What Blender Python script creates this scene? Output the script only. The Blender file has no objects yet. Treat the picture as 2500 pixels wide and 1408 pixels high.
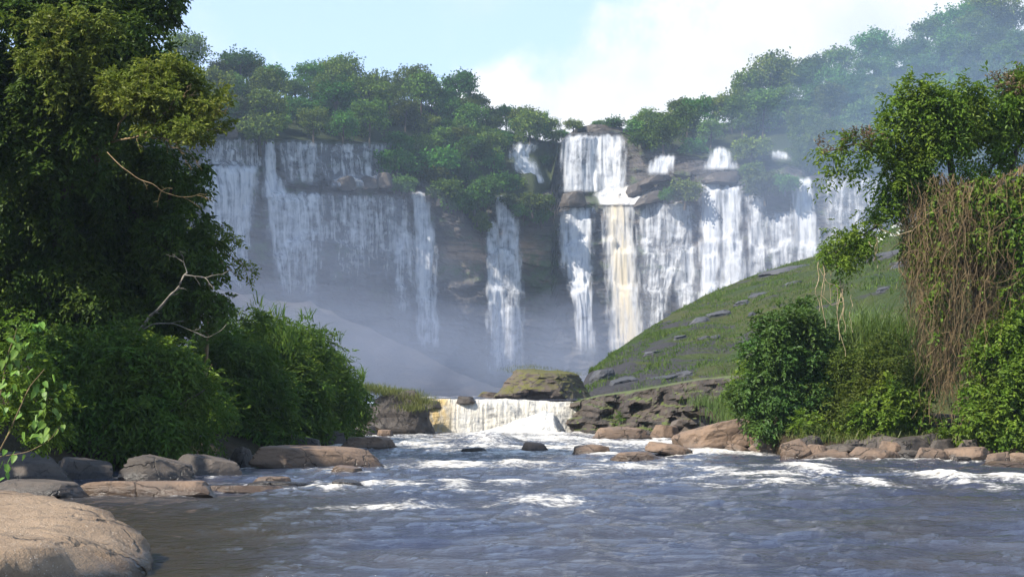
import bpy, math, random
import numpy as np
from mathutils import Vector

# ------------------------------------------------------------------ frame of reference
# camera stands on the river bank 2.2 m above the water, looks along +Y
F, CX, VH, CZ = 3434.0, 1250.0, 985.0, 2.2
def at(u, v, d):
    return np.array([(u - CX) * d / F, d, CZ - (v - VH) * d / F])
def wd(v):                                   # distance of the water surface seen at height v
    return CZ * F / (v - VH)

scene = bpy.context.scene
COL = scene.collection
scene.render.engine = 'CYCLES'
cam_d = bpy.data.cameras.new('camera')
cam = bpy.data.objects.new('camera', cam_d); COL.objects.link(cam)
cam.location = (0, 0, CZ); cam.rotation_euler = (math.radians(90), 0, 0)
cam_d.sensor_width = 36; cam_d.lens = 36 * F / 2500
cam_d.shift_y = (VH - 704) / 2500
cam_d.clip_start = 0.1; cam_d.clip_end = 20000
scene.camera = cam

SUN_EL = math.radians(44); SUN_AZ = math.radians(-122)      # azimuth clockwise from +Y
SUN = np.array([math.sin(SUN_AZ) * math.cos(SUN_EL), math.cos(SUN_AZ) * math.cos(SUN_EL), math.sin(SUN_EL)])

w = bpy.data.worlds.new('World'); scene.world = w; w.use_nodes = True
def build_world():
    nt = w.node_tree; N = nt.nodes; L = nt.links
    N.clear()
    out = N.new('ShaderNodeOutputWorld'); bg = N.new('ShaderNodeBackground')
    sky = N.new('ShaderNodeTexSky'); sky.sky_type = 'NISHITA'; sky.sun_disc = False
    sky.sun_elevation = SUN_EL; sky.sun_rotation = SUN_AZ
    sky.air_density = 1.0; sky.dust_density = 0.6; sky.ozone_density = 2.0; sky.altitude = 1000
    tc = N.new('ShaderNodeTexCoord')
    # one cumulus bank rising above the gap in the rim, built from a few soft directions, edges broken by noise
    blobs = [(1560, 310, .075), (1740, 240, .07), (1930, 175, .075), (1420, 340, .055), (2130, 115, .07), (1260, 335, .048), (1130, 310, .034), (2350, 100, .07)]
    acc = None
    nz = N.new('ShaderNodeTexNoise'); nz.inputs['Scale'].default_value = 14; nz.inputs['Detail'].default_value = 9; nz.inputs['Roughness'].default_value = .58
    L.new(tc.outputs['Generated'], nz.inputs['Vector'])
    for (u, v, r) in blobs:
        p = at(u, v, 1000.) - np.array([0, 0, CZ]); p /= np.linalg.norm(p)
        dn = N.new('ShaderNodeVectorMath'); dn.operation = 'DISTANCE'; dn.inputs[1].default_value = p
        L.new(tc.outputs['Generated'], dn.inputs[0])
        mr = N.new('ShaderNodeMapRange'); mr.inputs['From Min'].default_value = 0; mr.inputs['From Max'].default_value = r * 1.5
        mr.inputs['To Min'].default_value = 1; mr.inputs['To Max'].default_value = 0
        L.new(dn.outputs['Value'], mr.inputs['Value'])
        if acc is None: acc = mr.outputs[0]
        else:
            m = N.new('ShaderNodeMath'); m.operation = 'SMOOTH_MAX'; m.inputs[2].default_value = .25
            L.new(acc, m.inputs[0]); L.new(mr.outputs[0], m.inputs[1]); acc = m.outputs[0]
    ad = N.new('ShaderNodeMath'); ad.operation = 'MULTIPLY_ADD'; ad.inputs[1].default_value = 1.1
    L.new(nz.outputs['Fac'], ad.inputs[0]); L.new(acc, ad.inputs[2])
    cm = N.new('ShaderNodeMapRange'); cm.interpolation_type = 'SMOOTHSTEP'
    cm.inputs['From Min'].default_value = .79; cm.inputs['From Max'].default_value = 1.10; cm.inputs['To Max'].default_value = .97
    L.new(ad.outputs[0], cm.inputs['Value'])
    # scattered fair-weather cloud everywhere else
    n2 = N.new('ShaderNodeTexNoise'); n2.inputs['Scale'].default_value = 4.0; n2.inputs['Detail'].default_value = 8; n2.inputs['Roughness'].default_value = .6
    L.new(tc.outputs['Generated'], n2.inputs['Vector'])
    c2 = N.new('ShaderNodeMapRange'); c2.interpolation_type = 'SMOOTHSTEP'
    c2.inputs['From Min'].default_value = .56; c2.inputs['From Max'].default_value = .82; c2.inputs['To Max'].default_value = .6
    L.new(n2.outputs['Fac'], c2.inputs['Value'])
    mx = N.new('ShaderNodeMath'); mx.operation = 'MAXIMUM'
    L.new(cm.outputs[0], mx.inputs[0]); L.new(c2.outputs[0], mx.inputs[1])
    mix = N.new('ShaderNodeMix'); mix.data_type = 'RGBA'
    L.new(mx.outputs[0], mix.inputs['Factor']); 
    cc = N.new('ShaderNodeMix'); cc.data_type = 'RGBA'; cc.inputs['A'].default_value = (4.7, 4.9, 5.2, 1); cc.inputs['B'].default_value = (5.7, 5.75, 5.85, 1)
    cr = N.new('ShaderNodeMapRange'); cr.inputs['From Min'].default_value = .38; cr.inputs['From Max'].default_value = .6; L.new(nz.outputs['Fac'], cr.inputs['Value'])
    L.new(cr.outputs[0], cc.inputs['Factor']); L.new(cc.outputs['Result'], mix.inputs['B'])
    # pale humid air towards the horizon, all the way round
    sx = N.new('ShaderNodeSeparateXYZ'); L.new(tc.outputs['Generated'], sx.inputs[0])
    hz = N.new('ShaderNodeMapRange'); hz.interpolation_type = 'SMOOTHSTEP'; hz.inputs['From Min'].default_value = .0; hz.inputs['From Max'].default_value = 1.3; hz.inputs['To Min'].default_value = .66; hz.inputs['To Max'].default_value = .0
    L.new(sx.outputs[2], hz.inputs['Value'])
    veil = N.new('ShaderNodeMix'); veil.data_type = 'RGBA'; L.new(hz.outputs[0], veil.inputs['Factor']); L.new(sky.outputs[0], veil.inputs['A']); veil.inputs['B'].default_value = (4.3, 5.6, 7.7, 1)
    L.new(veil.outputs['Result'], mix.inputs['A'])
    L.new(mix.outputs['Result'], bg.inputs['Color'])
    bg.inputs['Strength'].default_value = 0.116
    L.new(bg.outputs[0], out.inputs[0])
build_world()

sun_d = bpy.data.lights.new('sun', 'SUN'); sun_d.energy = 5.0; sun_d.angle = math.radians(0.55); sun_d.color = (1, .94, .83)
sun = bpy.data.objects.new('sun', sun_d); COL.objects.link(sun)
sun.rotation_euler = Vector(SUN).to_track_quat('Z', 'Y').to_euler()

vs = scene.view_settings
vs.view_transform = 'Standard'; vs.look = 'None'; vs.gamma = 1; vs.use_curve_mapping = False; vs.exposure = 0.88
cy = scene.cycles
cy.use_denoising = True
cy.max_bounces = 4; cy.diffuse_bounces = 1; cy.glossy_bounces = 1; cy.transmission_bounces = 1; cy.volume_bounces = 0; cy.transparent_max_bounces = 8
cy.use_adaptive_sampling = True; cy.adaptive_threshold = .015
cy.caustics_reflective = False; cy.caustics_refractive = False
cy.sample_clamp_indirect = 4

# ------------------------------------------------------------------ numeric helpers
rng = np.random.RandomState(11)
_p = np.random.RandomState(3).permutation(256); PERM = np.concatenate([_p, _p, _p])
_g = np.random.RandomState(5).normal(size=(256, 3)); GRAD = _g / np.linalg.norm(_g, axis=1)[:, None]
def perlin(x, y, z=0.0):
    x, y, z = np.broadcast_arrays(np.asarray(x, float), np.asarray(y, float), np.asarray(z, float))
    xi = np.floor(x).astype(int); yi = np.floor(y).astype(int); zi = np.floor(z).astype(int)
    fx = x - xi; fy = y - yi; fz = z - zi
    xi &= 255; yi &= 255; zi &= 255
    s = lambda t: t * t * t * (t * (t * 6 - 15) + 10)
    u, v, ww = s(fx), s(fy), s(fz)
    def g(i, j, k):
        h = PERM[PERM[PERM[(xi + i) & 255] + ((yi + j) & 255)] + ((zi + k) & 255)]
        G = GRAD[h]
        return G[..., 0] * (fx - i) + G[..., 1] * (fy - j) + G[..., 2] * (fz - k)
    l = lambda a, b, t: a + (b - a) * t
    return 1.5 * l(l(l(g(0,0,0), g(1,0,0), u), l(g(0,1,0), g(1,1,0), u), v), l(l(g(0,0,1), g(1,0,1), u), l(g(0,1,1), g(1,1,1), u), v), ww)
def fbm(x, y, z=0.0, o=4, lac=2.03, gain=.5):
    a = 1.0; r = 0; t = 0
    for i in range(o):
        r = r + a * perlin(np.asarray(x) * lac**i + 17.3 * i, np.asarray(y) * lac**i + 5.1 * i, np.asarray(z) * lac**i + 9.7 * i); t += a; a *= gain
    return r / t
def sstep(a, b, x):
    t = np.clip((np.asarray(x, float) - a) / (b - a), 0, 1); return t * t * (3 - 2 * t)
def itp(x, pts, k=1):
    p = np.array(pts, float); return np.interp(x, p[:, 0], p[:, k])
def unit(a):
    return a / np.maximum(np.linalg.norm(a, axis=-1, keepdims=True), 1e-9)

# ------------------------------------------------------------------ object helpers
def make_mesh(name, V, faces, smooth=True, attrs=None, fattrs=None):
    """V (n,3); faces: (m,3) or (m,4) int array, or a list of such arrays"""
    if not isinstance(faces, list): faces = [faces]
    faces = [np.asarray(f, np.int32) for f in faces if len(f)]
    me = bpy.data.meshes.new(name)
    V = np.asarray(V, np.float32)
    me.vertices.add(len(V)); me.vertices.foreach_set('co', V.ravel())
    nl = sum(f.size for f in faces); npoly = sum(len(f) for f in faces)
    me.loops.add(nl); me.loops.foreach_set('vertex_index', np.concatenate([f.ravel() for f in faces]))
    me.polygons.add(npoly)
    tot = np.concatenate([np.full(len(f), f.shape[1], np.int32) for f in faces])
    st = np.concatenate([[0], np.cumsum(tot)[:-1]]).astype(np.int32)
    me.polygons.foreach_set('loop_start', st)
    try: me.polygons.foreach_set('loop_total', tot)
    except Exception: pass
    me.update(calc_edges=True); me.validate()
    me.polygons.foreach_set('use_smooth', np.full(len(me.polygons), smooth, bool))
    for dom, dd in (('POINT', attrs), ('FACE', fattrs)):
        for k, a in (dd or {}).items():
            at_ = me.attributes.new(k, 'FLOAT', dom); at_.data.foreach_set('value', np.asarray(a, np.float32).ravel())
    return me
def grid_faces(nr, nc):
    i = np.arange(nr * nc).reshape(nr, nc)
    return np.stack([i[:-1, :-1], i[:-1, 1:], i[1:, 1:], i[1:, :-1]], -1).reshape(-1, 4)
def obj(name, me, m=None, parent=None, loc=None):
    o = bpy.data.objects.new(name, me); COL.objects.link(o)
    if m is not None and me is not None and not me.materials: me.materials.append(m)
    if parent is not None: o.parent = parent
    if loc is not None: o.location = loc
    return o
def tag(o, label=None, cat=None, group=None, kind=None):
    if label: o['label'] = label
    if cat: o['category'] = cat
    if group: o['group'] = group
    if kind: o['kind'] = kind
    return o
def thing(name, label, cat, loc=(0, 0, 0), group=None):
    o = bpy.data.objects.new(name, None); COL.objects.link(o); o.location = loc
    o.empty_display_size = .3
    return tag(o, label, cat, group)

# ------------------------------------------------------------------ material helpers
class NT:
    def __init__(s, name):
        s.m = bpy.data.materials.new(name); s.m.use_nodes = True
        s.t = s.m.node_tree; s.N = s.t.nodes; s.L = s.t.links; s.N.clear()
        s.out = s.N.new('ShaderNodeOutputMaterial')
    def n(s, k, **kw):
        nd = s.N.new(k)
        for a, b in kw.items(): setattr(nd, a, b)
        return nd
    def set(s, sock, val):
        if isinstance(val, bpy.types.NodeSocket): s.L.new(val, sock)
        else:
            if isinstance(val, (tuple, list)) and len(val) == 3 and sock.type == 'RGBA': val = (*val, 1)
            sock.default_value = val
    def attr(s, name): return s.n('ShaderNodeAttribute', attribute_name=name).outputs['Fac']
    def pos(s): return s.n('ShaderNodeNewGeometry').outputs['Position']
    def nrm(s): return s.n('ShaderNodeNewGeometry').outputs['Normal']
    def mapping(s, vec, scale):
        k = s.n('ShaderNodeMapping'); s.set(k.inputs['Vector'], vec); k.inputs['Scale'].default_value = scale; return k.outputs[0]
    def noise(s, vec, scale, detail=5, rough=.55, dist=0):
        k = s.n('ShaderNodeTexNoise'); s.set(k.inputs['Vector'], vec); k.inputs['Scale'].default_value = scale
        k.inputs['Detail'].default_value = detail; k.inputs['Roughness'].default_value = rough; k.inputs['Distortion'].default_value = dist
        return k.outputs['Fac']
    def ramp(s, fac, a, b, lo=0., hi=1., smooth=True):
        k = s.n('ShaderNodeMapRange'); k.interpolation_type = 'SMOOTHSTEP' if smooth else 'LINEAR'
        s.set(k.inputs['Value'], fac); s.set(k.inputs['From Min'], a); s.set(k.inputs['From Max'], b); k.inputs['To Min'].default_value = lo; k.inputs['To Max'].default_value = hi
        return k.outputs[0]
    def math(s, op, a, b=0., c=0.):
        k = s.n('ShaderNodeMath', operation=op); s.set(k.inputs[0], a); s.set(k.inputs[1], b); s.set(k.inputs[2], c); return k.outputs[0]
    def mix(s, f, a, b):
        k = s.n('ShaderNodeMix', data_type='RGBA'); s.set(k.inputs['Factor'], f); s.set(k.inputs['A'], a); s.set(k.inputs['B'], b); return k.outputs['Result']
    def sep(s, v):
        k = s.n('ShaderNodeSeparateXYZ'); s.set(k.inputs[0], v); return k.outputs
    def bump(s, h, strength=.5, dist=.1):
        k = s.n('ShaderNodeBump'); s.set(k.inputs['Height'], h); k.inputs['Strength'].default_value = strength; k.inputs['Distance'].default_value = dist; return k.outputs[0]
    def bsdf(s, color, rough=.8, normal=None, spec=.3, **kw):
        k = s.n('ShaderNodeBsdfPrincipled'); s.set(k.inputs['Base Color'], color); s.set(k.inputs['Roughness'], rough)
        s.set(k.inputs['Specular IOR Level'], spec)
        if normal is not None: s.set(k.inputs['Normal'], normal)
        for a, b in kw.items(): s.set(k.inputs[a], b)
        return k.outputs[0]
    def fin(s, sh): s.L.new(sh, s.out.inputs['Surface']); return s.m

def leaf_mat(name, c0, c1, c2=None, trans=.35, rough=.5, spec=.35, objvar=.0):
    t = NT(name); f = t.attr('tint')
    col = t.mix(t.ramp(f, 0, 1, smooth=False), c0, c1)
    if c2: col = t.mix(t.ramp(f, .86, .97), col, c2)
    pv = t.noise(t.pos(), .55, 3)
    hs = t.n('ShaderNodeHueSaturation'); t.set(hs.inputs['Color'], col); t.set(hs.inputs['Hue'], t.ramp(pv, .3, .7, .475, .515, False)); t.set(hs.inputs['Value'], t.ramp(t.noise(t.pos(), 1.7, 2), .3, .7, .72, 1.3, False)); col = hs.outputs[0]
    if objvar:
        oi = t.n('ShaderNodeObjectInfo').outputs['Random']
        h = t.n('ShaderNodeHueSaturation'); t.set(h.inputs['Color'], col)
        t.set(h.inputs['Hue'], t.ramp(oi, 0, 1, .5 - .06 * objvar, .5 + .035 * objvar, False))
        t.set(h.inputs['Value'], t.ramp(t.math('FRACT', t.math('MULTIPLY', oi, 7.31)), 0, 1, 1 - .45 * objvar, 1 + .55 * objvar, False))
        col = h.outputs[0]
    b = t.bsdf(col, rough, spec=spec)
    tr = t.n('ShaderNodeBsdfTranslucent'); t.set(tr.inputs['Color'], t.mix(.5, col, (.10, .16, .02)))
    ms = t.n('ShaderNodeMixShader'); ms.inputs[0].default_value = trans
    t.L.new(b, ms.inputs[1]); t.L.new(tr.outputs[0], ms.inputs[2])
    return t.fin(ms.outputs[0])
def rock_mat(name, ca, cb, cdark, scale=1.0, moss=0., moss_col=(.055, .075, .02), strata=0., wet=True, speck=0., bump=.6, rough=.75):
    t = NT(name); p = t.pos()
    n1 = t.noise(p, .55 * scale, 6, .6, .4); n2 = t.noise(p, 2.6 * scale, 8, .65); n3 = t.noise(p, 22 * scale, 4, .7)
    col = t.mix(t.ramp(n1, .38, .62), ca, cb)
    col = t.mix(t.ramp(n2, .52, .7, 0, .85), col, cdark)
    if strata:
        st = t.noise(t.mapping(p, (.12 * scale, .12 * scale, 2.2 * scale)), 1.0, 6, .7, .6)
        col = t.mix(t.ramp(st, .5, .62, 0, strata), col, cdark)
    col = t.mix(t.ramp(n3, .35, .65, 0, .35, False), col, t.mix(.5, cdark, ca))
    if speck:
        v = t.n('ShaderNodeTexVoronoi'); t.set(v.inputs['Vector'], p); v.inputs['Scale'].default_value = 30
        sp = t.math('MULTIPLY', t.ramp(v.outputs['Distance'], .12, .3, 1, 0), t.ramp(t.noise(p, 5, 3), .45, .6))
        col = t.mix(t.math('MULTIPLY', sp, speck), col, (.62, .55, .46))
    wv = t.n('ShaderNodeVectorMath', operation='ADD'); t.set(wv.inputs[0], p)
    wn = t.n('ShaderNodeTexNoise'); t.set(wn.inputs['Vector'], p); wn.inputs['Scale'].default_value = 1.4 * scale; wn.inputs['Detail'].default_value = 4
    wm = t.n('ShaderNodeVectorMath', operation='SCALE'); t.set(wm.inputs[0], wn.outputs['Color']); wm.inputs['Scale'].default_value = .9 / scale
    t.set(wv.inputs[1], wm.outputs[0])
    vc = t.n('ShaderNodeTexVoronoi', feature='DISTANCE_TO_EDGE'); t.set(vc.inputs['Vector'], wv.outputs[0]); vc.inputs['Scale'].default_value = .75 * scale
    crack = t.math('MULTIPLY', t.ramp(vc.outputs['Distance'], .0, .03, 1, 0), t.ramp(n1, .42, .58))
    col = t.mix(t.math('MULTIPLY', crack, .8), col, (cdark[0] * .4, cdark[1] * .4, cdark[2] * .4))
    ro = rough
    if wet:                                   # splash zone: wet dark stone just above the water
        z = t.sep(p)[2]
        wf = t.ramp(t.math('ADD', z, t.math('MULTIPLY', n2, -.22)), -.02, .26, 1, 0)
        h = t.n('ShaderNodeHueSaturation'); h.inputs['Value'].default_value = .38; t.set(h.inputs['Color'], col)
        col = t.mix(wf, col, h.outputs[0]); ro = t.ramp(wf, 0, 1, rough, .22)
    if moss:
        nz = t.sep(t.nrm())[2]
        mf = t.math('MULTIPLY', t.ramp(t.math('ADD', nz, t.math('MULTIPLY', t.math('SUBTRACT', n2, .5), 1.6)), .75 - moss * .5, 1.0 - moss * .4), t.ramp(n1, .34, .5))
        col = t.mix(mf, col, t.mix(n3, moss_col, (moss_col[0] * 2.2, moss_col[1] * 1.9, moss_col[2] * 1.6)))
    hgt = t.math('SUBTRACT', t.math('ADD', t.math('MULTIPLY', n2, .9), t.math('MULTIPLY', n3, .3)), t.math('MULTIPLY', crack, .8))
    return t.fin(t.bsdf(col, ro, t.bump(hgt, bump, .12 / scale), spec=.35))

M = {}
M['cliff'] = None
def cliff_material():
    t = NT('cliff_rock'); p = t.pos()
    n1 = t.noise(p, .05, 6, .6); n2 = t.noise(p, .3, 7, .65); st = t.noise(t.mapping(p, (.03, .03, .55)), 1.0, 7, .7, .5)
    col = t.mix(t.ramp(n1, .35, .65), (.045, .040, .040), (.085, .070, .060))
    col = t.mix(t.ramp(st, .45, .62, 0, .8), col, (.022, .021, .023))
    red = t.math('MULTIPLY', t.attr('red'), t.ramp(st, .35, .55, .25, 1))
    col = t.mix(red, col, (.30, .20, .13))
    col = t.mix(t.math('MULTIPLY', t.attr('moss'), t.ramp(n2, .38, .58)), col, (.055, .085, .025))
    return t.fin(t.bsdf(col, .55, t.bump(t.math('ADD', n2, st), .8, 1.2), spec=.4))
M['cliff'] = cliff_material()
def water_fall_mat(name, col, warm=None, lo=.0, stretch=.05, fine=1.0, trans=.25):
    t = NT(name); p = t.pos()
    a = t.noise(t.mapping(p, (.42 * fine, .42 * fine, stretch)), 1.0, 5, .62, .35)
    b = t.noise(t.mapping(p, (1.9 * fine, 1.9 * fine, stretch * 2.2)), 1.0, 4, .6, .2)
    puff = t.noise(t.mapping(p, (.22 * fine, .22 * fine, stretch * 4.5)), 1.0, 5, .65, .6)
    s = t.math('ADD', t.math('ADD', t.math('MULTIPLY', a, .47), t.math('MULTIPLY', b, .17)), t.math('MULTIPLY', puff, .36))
    s = t.ramp(s, .34, .66, 0, 1, False)
    dens = t.attr('dens')
    thr = t.math('SUBTRACT', 1.0, dens)
    al = t.ramp(s, t.math('SUBTRACT', thr, .50), t.math('ADD', thr, .52))
    al = t.math('MINIMUM', t.math('MAXIMUM', al, t.math('MULTIPLY', dens, lo)), 1.0)
    al = t.math('MULTIPLY', al, t.attr('edge'))
    c = t.mix(t.ramp(s, .1, .8), (col[0] * .72, col[1] * .76, col[2] * .84), col)
    if warm is not None: c = t.mix(t.math('MULTIPLY', t.attr('warm'), t.ramp(a, .3, .6, .4, 1)), c, warm)
    d = t.n('ShaderNodeBsdfDiffuse'); t.set(d.inputs['Color'], c); t.set(d.inputs['Normal'], t.bump(s, .5, .5))
    tl = t.n('ShaderNodeBsdfTranslucent'); t.set(tl.inputs['Color'], c)
    m1 = t.n('ShaderNodeMixShader'); m1.inputs[0].default_value = trans; t.L.new(d.outputs[0], m1.inputs[1]); t.L.new(tl.outputs[0], m1.inputs[2])
    tp = t.n('ShaderNodeBsdfTransparent')
    m2 = t.n('ShaderNodeMixShader'); t.set(m2.inputs[0], al); t.L.new(tp.outputs[0], m2.inputs[1]); t.L.new(m1.outputs[0], m2.inputs[2])
    return t.fin(m2.outputs[0])
M['fall'] = water_fall_mat('falling_water', (.74, .74, .75), warm=(.70, .56, .32), lo=.50)
M['cascade'] = water_fall_mat('cascade_water', (.86, .84, .78), warm=(.66, .48, .22), stretch=.7, fine=4.5, lo=.3)
def ground_mat(name, c0, c1, c2, sc=1.0):
    t = NT(name); p = t.pos(); n1 = t.noise(p, .08 * sc, 6, .6); n2 = t.noise(p, 1.2 * sc, 6, .7)
    col = t.mix(t.ramp(n1, .38, .6), c0, c1); col = t.mix(t.ramp(n2, .5, .68), col, c2)
    return t.fin(t.bsdf(col, .95, t.bump(n2, .7, .3 / sc), spec=.1))
M['forest_floor'] = ground_mat('forest_floor', (.025, .035, .014), (.04, .05, .02), (.018, .018, .010), .5)
M['bank'] = ground_mat('bank_soil', (.055, .040, .026), (.035, .030, .016), (.018, .014, .010), 2)
M['bark_pale'] = rock_mat('bark_pale', (.24, .21, .17), (.15, .13, .10), (.09, .08, .06), 4, wet=False, bump=.4)
M['bark_grey'] = rock_mat('bark_grey', (.10, .085, .07), (.06, .05, .04), (.30, .28, .24), 2.2, wet=False, bump=.4)
M['bark_dark'] = rock_mat('bark_dark', (.085, .065, .045), (.06, .048, .035), (.03, .025, .02), 4, wet=False, bump=.5)
M['twig'] = rock_mat('dry_twig', (.25, .175, .085), (.16, .105, .05), (.085, .055, .03), 6, wet=False, bump=.3)
M['twig_pale'] = rock_mat('pale_twig', (.42, .33, .20), (.33, .25, .14), (.16, .11, .07), 6, wet=False, bump=.3)
M['leaf_far'] = leaf_mat('leaf_far', (.028, .078, .012), (.105, .205, .030), objvar=1.0, trans=.22, rough=.8, spec=.08)
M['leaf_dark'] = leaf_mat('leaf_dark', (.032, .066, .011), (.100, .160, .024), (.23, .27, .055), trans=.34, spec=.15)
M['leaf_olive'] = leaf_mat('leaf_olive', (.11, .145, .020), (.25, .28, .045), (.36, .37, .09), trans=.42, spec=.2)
M['leaf_bright'] = leaf_mat('leaf_bright', (.070, .145, .014), (.19, .285, .032), (.32, .35, .06), trans=.42, spec=.2)
M['leaf_heart'] = leaf_mat('leaf_heart', (.10, .22, .03), (.20, .34, .06), trans=.4)
M['leaf_bush'] = leaf_mat('leaf_bush', (.034, .082, .016), (.095, .175, .034), (.18, .24, .06), trans=.3, rough=.5, spec=.22)
M['leaf_hedge'] = leaf_mat('leaf_hedge', (.042, .098, .014), (.125, .205, .030), (.23, .28, .05), trans=.4, spec=.15)
M['leaf_shrub'] = leaf_mat('leaf_shrub', (.055, .095, .016), (.145, .185, .034), (.24, .22, .07), trans=.4, spec=.12)
M['grass'] = leaf_mat('grass_blade', (.06, .12, .022), (.13, .19, .045), (.23, .20, .09), trans=.4)
M['grass_hill'] = leaf_mat('grass_hill', (.058, .110, .018), (.115, .170, .034), (.18, .175, .06), trans=.35, spec=.1)
M['leaf_dry'] = leaf_mat('leaf_dry', (.10, .065, .035), (.20, .13, .07), (.30, .20, .11), trans=.2)
M['grass_dry'] = leaf_mat('grass_dry', (.10, .13, .03), (.20, .20, .06), (.34, .26, .12), trans=.4)
M['blossom'] = leaf_mat('blossom', (.75, .75, .66), (.85, .84, .75), trans=.2)

# ------------------------------------------------------------------ vegetation builders
def leaves(name, P, T, Nn, ln, wd_, tint, fold=.12):
    """one two-triangle folded leaf per row: base P, direction T, upward normal Nn"""
    T = unit(T); B = unit(np.cross(Nn, T)); Nn = np.cross(T, B)
    ln = np.asarray(ln)[:, None]; wd_ = np.asarray(wd_)[:, None]
    base = P; tip = P + T * ln - Nn * ln * .10
    mid = P + T * ln * .45 + Nn * wd_ * fold * 2
    r = mid + B * wd_ * .5; l = mid - B * wd_ * .5
    n = len(P); V = np.stack([base, r, tip, l], 1).reshape(-1, 3)
    i = np.arange(n)[:, None] * 4
    fa = np.concatenate([i + np.array([[0, 1, 2]]), i + np.array([[0, 2, 3]])], 1).reshape(-1, 3)
    return make_mesh(name, V, fa, smooth=False, fattrs={'tint': np.repeat(tint, 2)})
def lobe_points(lobes, n, r_, shell=.25, gap=None, seed=0, top=.0, clump=.36):
    """points and outward directions on a crown of lobes, each broken into smaller clumps"""
    L = np.array(lobes, float)
    if L.shape[1] == 4: L = np.concatenate([L[:, :3], L[:, 3:4], L[:, 3:4], L[:, 3:4]], 1)
    if clump:
        S = []
        ref = np.median(L[:, 3])
        for l in L:
            k = int(np.clip(15 * (l[3] / ref) ** 1.3, 6, 34))
            d = unit(r_.normal(size=(k, 3)))
            if top: d[:, 2] = np.where(d[:, 2] < 0, d[:, 2] * (1 - top), d[:, 2]); d = unit(d)
            f = clump * (.65 + .7 * r_.rand(k))
            c = l[:3] + d * (1.02 - f * .75 + .18 * r_.normal(size=k))[:, None] * l[3:6]
            S.append(np.concatenate([c, f[:, None] * l[3:6], d], 1))
        S = np.concatenate(S)
    else: S = np.concatenate([L, np.zeros_like(L[:, :3])], 1)
    wgt = (S[:, 3] * S[:, 5]); wgt = wgt / wgt.sum()
    k = r_.choice(len(S), n, p=wgt)
    d = unit(r_.normal(size=(n, 3)) + S[k, 6:9] * .9 + np.array([0, 0, .25 * bool(clump)]))
    rr = 1 - np.abs(r_.normal(size=n)) * shell
    rr = np.clip(rr, .05, 1) * (1 + .30 * perlin(d[:, 0] * 2.3 + k * 3.1 + seed, d[:, 1] * 2.3, d[:, 2] * 2.3))
    P = S[k, :3] + d * rr[:, None] * S[k, 3:6]
    if gap is not None:
        g = fbm(P[:, 0] * gap[0], P[:, 1] * gap[0], P[:, 2] * gap[0] + seed, 2)
        keep = g > gap[1]; P, d = P[keep], d[keep]
    return P, d
def twig_foliage(name, lobes, twigs, per, ln, m, seed=0, droop=.3, wr=.5, shell=.25, gap=None, spread=1.0, top=.2, parent=None, jitter=.35, upn=.6, clump=.36):
    """leafy twigs scattered through lobes; every twig carries `per` leaves left and right of its axis"""
    r_ = np.random.RandomState(seed + 100)
    P, D = lobe_points(lobes, twigs, r_, shell, gap, seed, top, clump)
    n = len(P)
    sh = (r_.rand(n) < .07) * (.15 + .45 * r_.rand(n)); P = P + unit(D * .7 + np.array([0, 0, .5])) * sh[:, None]      # stray shoots
    ax = unit(D + r_.normal(size=(n, 3)) * .55 + np.array([0, 0, -droop]))
    L_ = ln * per * .32 * spread
    tw = r_.rand(n)
    big = .5 + .5 * fbm(P[:, 0] * .8 + seed, P[:, 1] * .8, P[:, 2] * .8, 2)
    q = []; T = []; Nn = []; S = []; ti = []
    for j in range(per):
        f = (j + .5) / per
        side = 1 if j % 2 else -1
        sd = unit(np.cross(ax, np.array([0, 0, 1.]) + r_.normal(size=(n, 3)) * .3)) * side
        pos = P + ax * (f * L_) + np.array([0, 0, -1.]) * (f * f * L_ * droop)
        t = unit(ax * .7 + sd * .9 + r_.normal(size=(n, 3)) * jitter + np.array([0, 0, -droop * .6]))
        nn = unit(D * (1 - upn) + np.array([0, 0, 1.]) * upn + r_.normal(size=(n, 3)) * jitter)
        q.append(pos); T.append(t); Nn.append(nn); S.append(ln * (.65 + .7 * r_.rand(n)))
        ti.append(np.clip(.45 * tw + .35 * r_.rand(n) + .45 * (big - .35), 0, 1))
    q = np.concatenate(q); T = np.concatenate(T); Nn = np.concatenate(Nn); S = np.concatenate(S); ti = np.concatenate(ti)
    me = leaves(name, q, T, Nn, S, S * wr, ti)
    return obj(name, me, m, parent)
def px(lobes, asp=(1, .8, 1)):
    """lobes given as (u, v, distance, radius in photo pixels[, vertical ratio])"""
    o = []
    for l in lobes:
        u, v, d, r = l[:4]; k = l[4] if len(l) > 4 else 1.0
        R = r * d / F
        o.append((*at(u, v, d), R * asp[0], R * asp[1], R * asp[2] * k))
    return o
def tube_arrays(paths, sides=6):
    """paths: list of (points (n,3), radii (n))"""
    Vs = []; Fs = []; off = 0
    for P, R in paths:
        P = np.asarray(P, float); R = np.asarray(R, float); n = len(P)
        T = np.gradient(P, axis=0); T = unit(T)
        ref = np.where(np.abs(T[:, 2:3]) > .9, np.array([[1., 0, 0]]), np.array([[0, 0, 1.]]))
        A = unit(np.cross(T, ref)); B = np.cross(T, A)
        a = np.linspace(0, 2 * math.pi, sides, endpoint=False)
        ring = P[:, None, :] + R[:, None, None] * (A[:, None, :] * np.cos(a)[None, :, None] + B[:, None, :] * np.sin(a)[None, :, None])
        Vs.append(ring.reshape(-1, 3))
        i = np.arange(n * sides).reshape(n, sides); j = np.roll(i, -1, 1)
        Fs.append((np.stack([i[:-1], j[:-1], j[1:], i[1:]], -1).reshape(-1, 4)) + off)
        off += n * sides
    return np.concatenate(Vs), np.concatenate(Fs)
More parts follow.
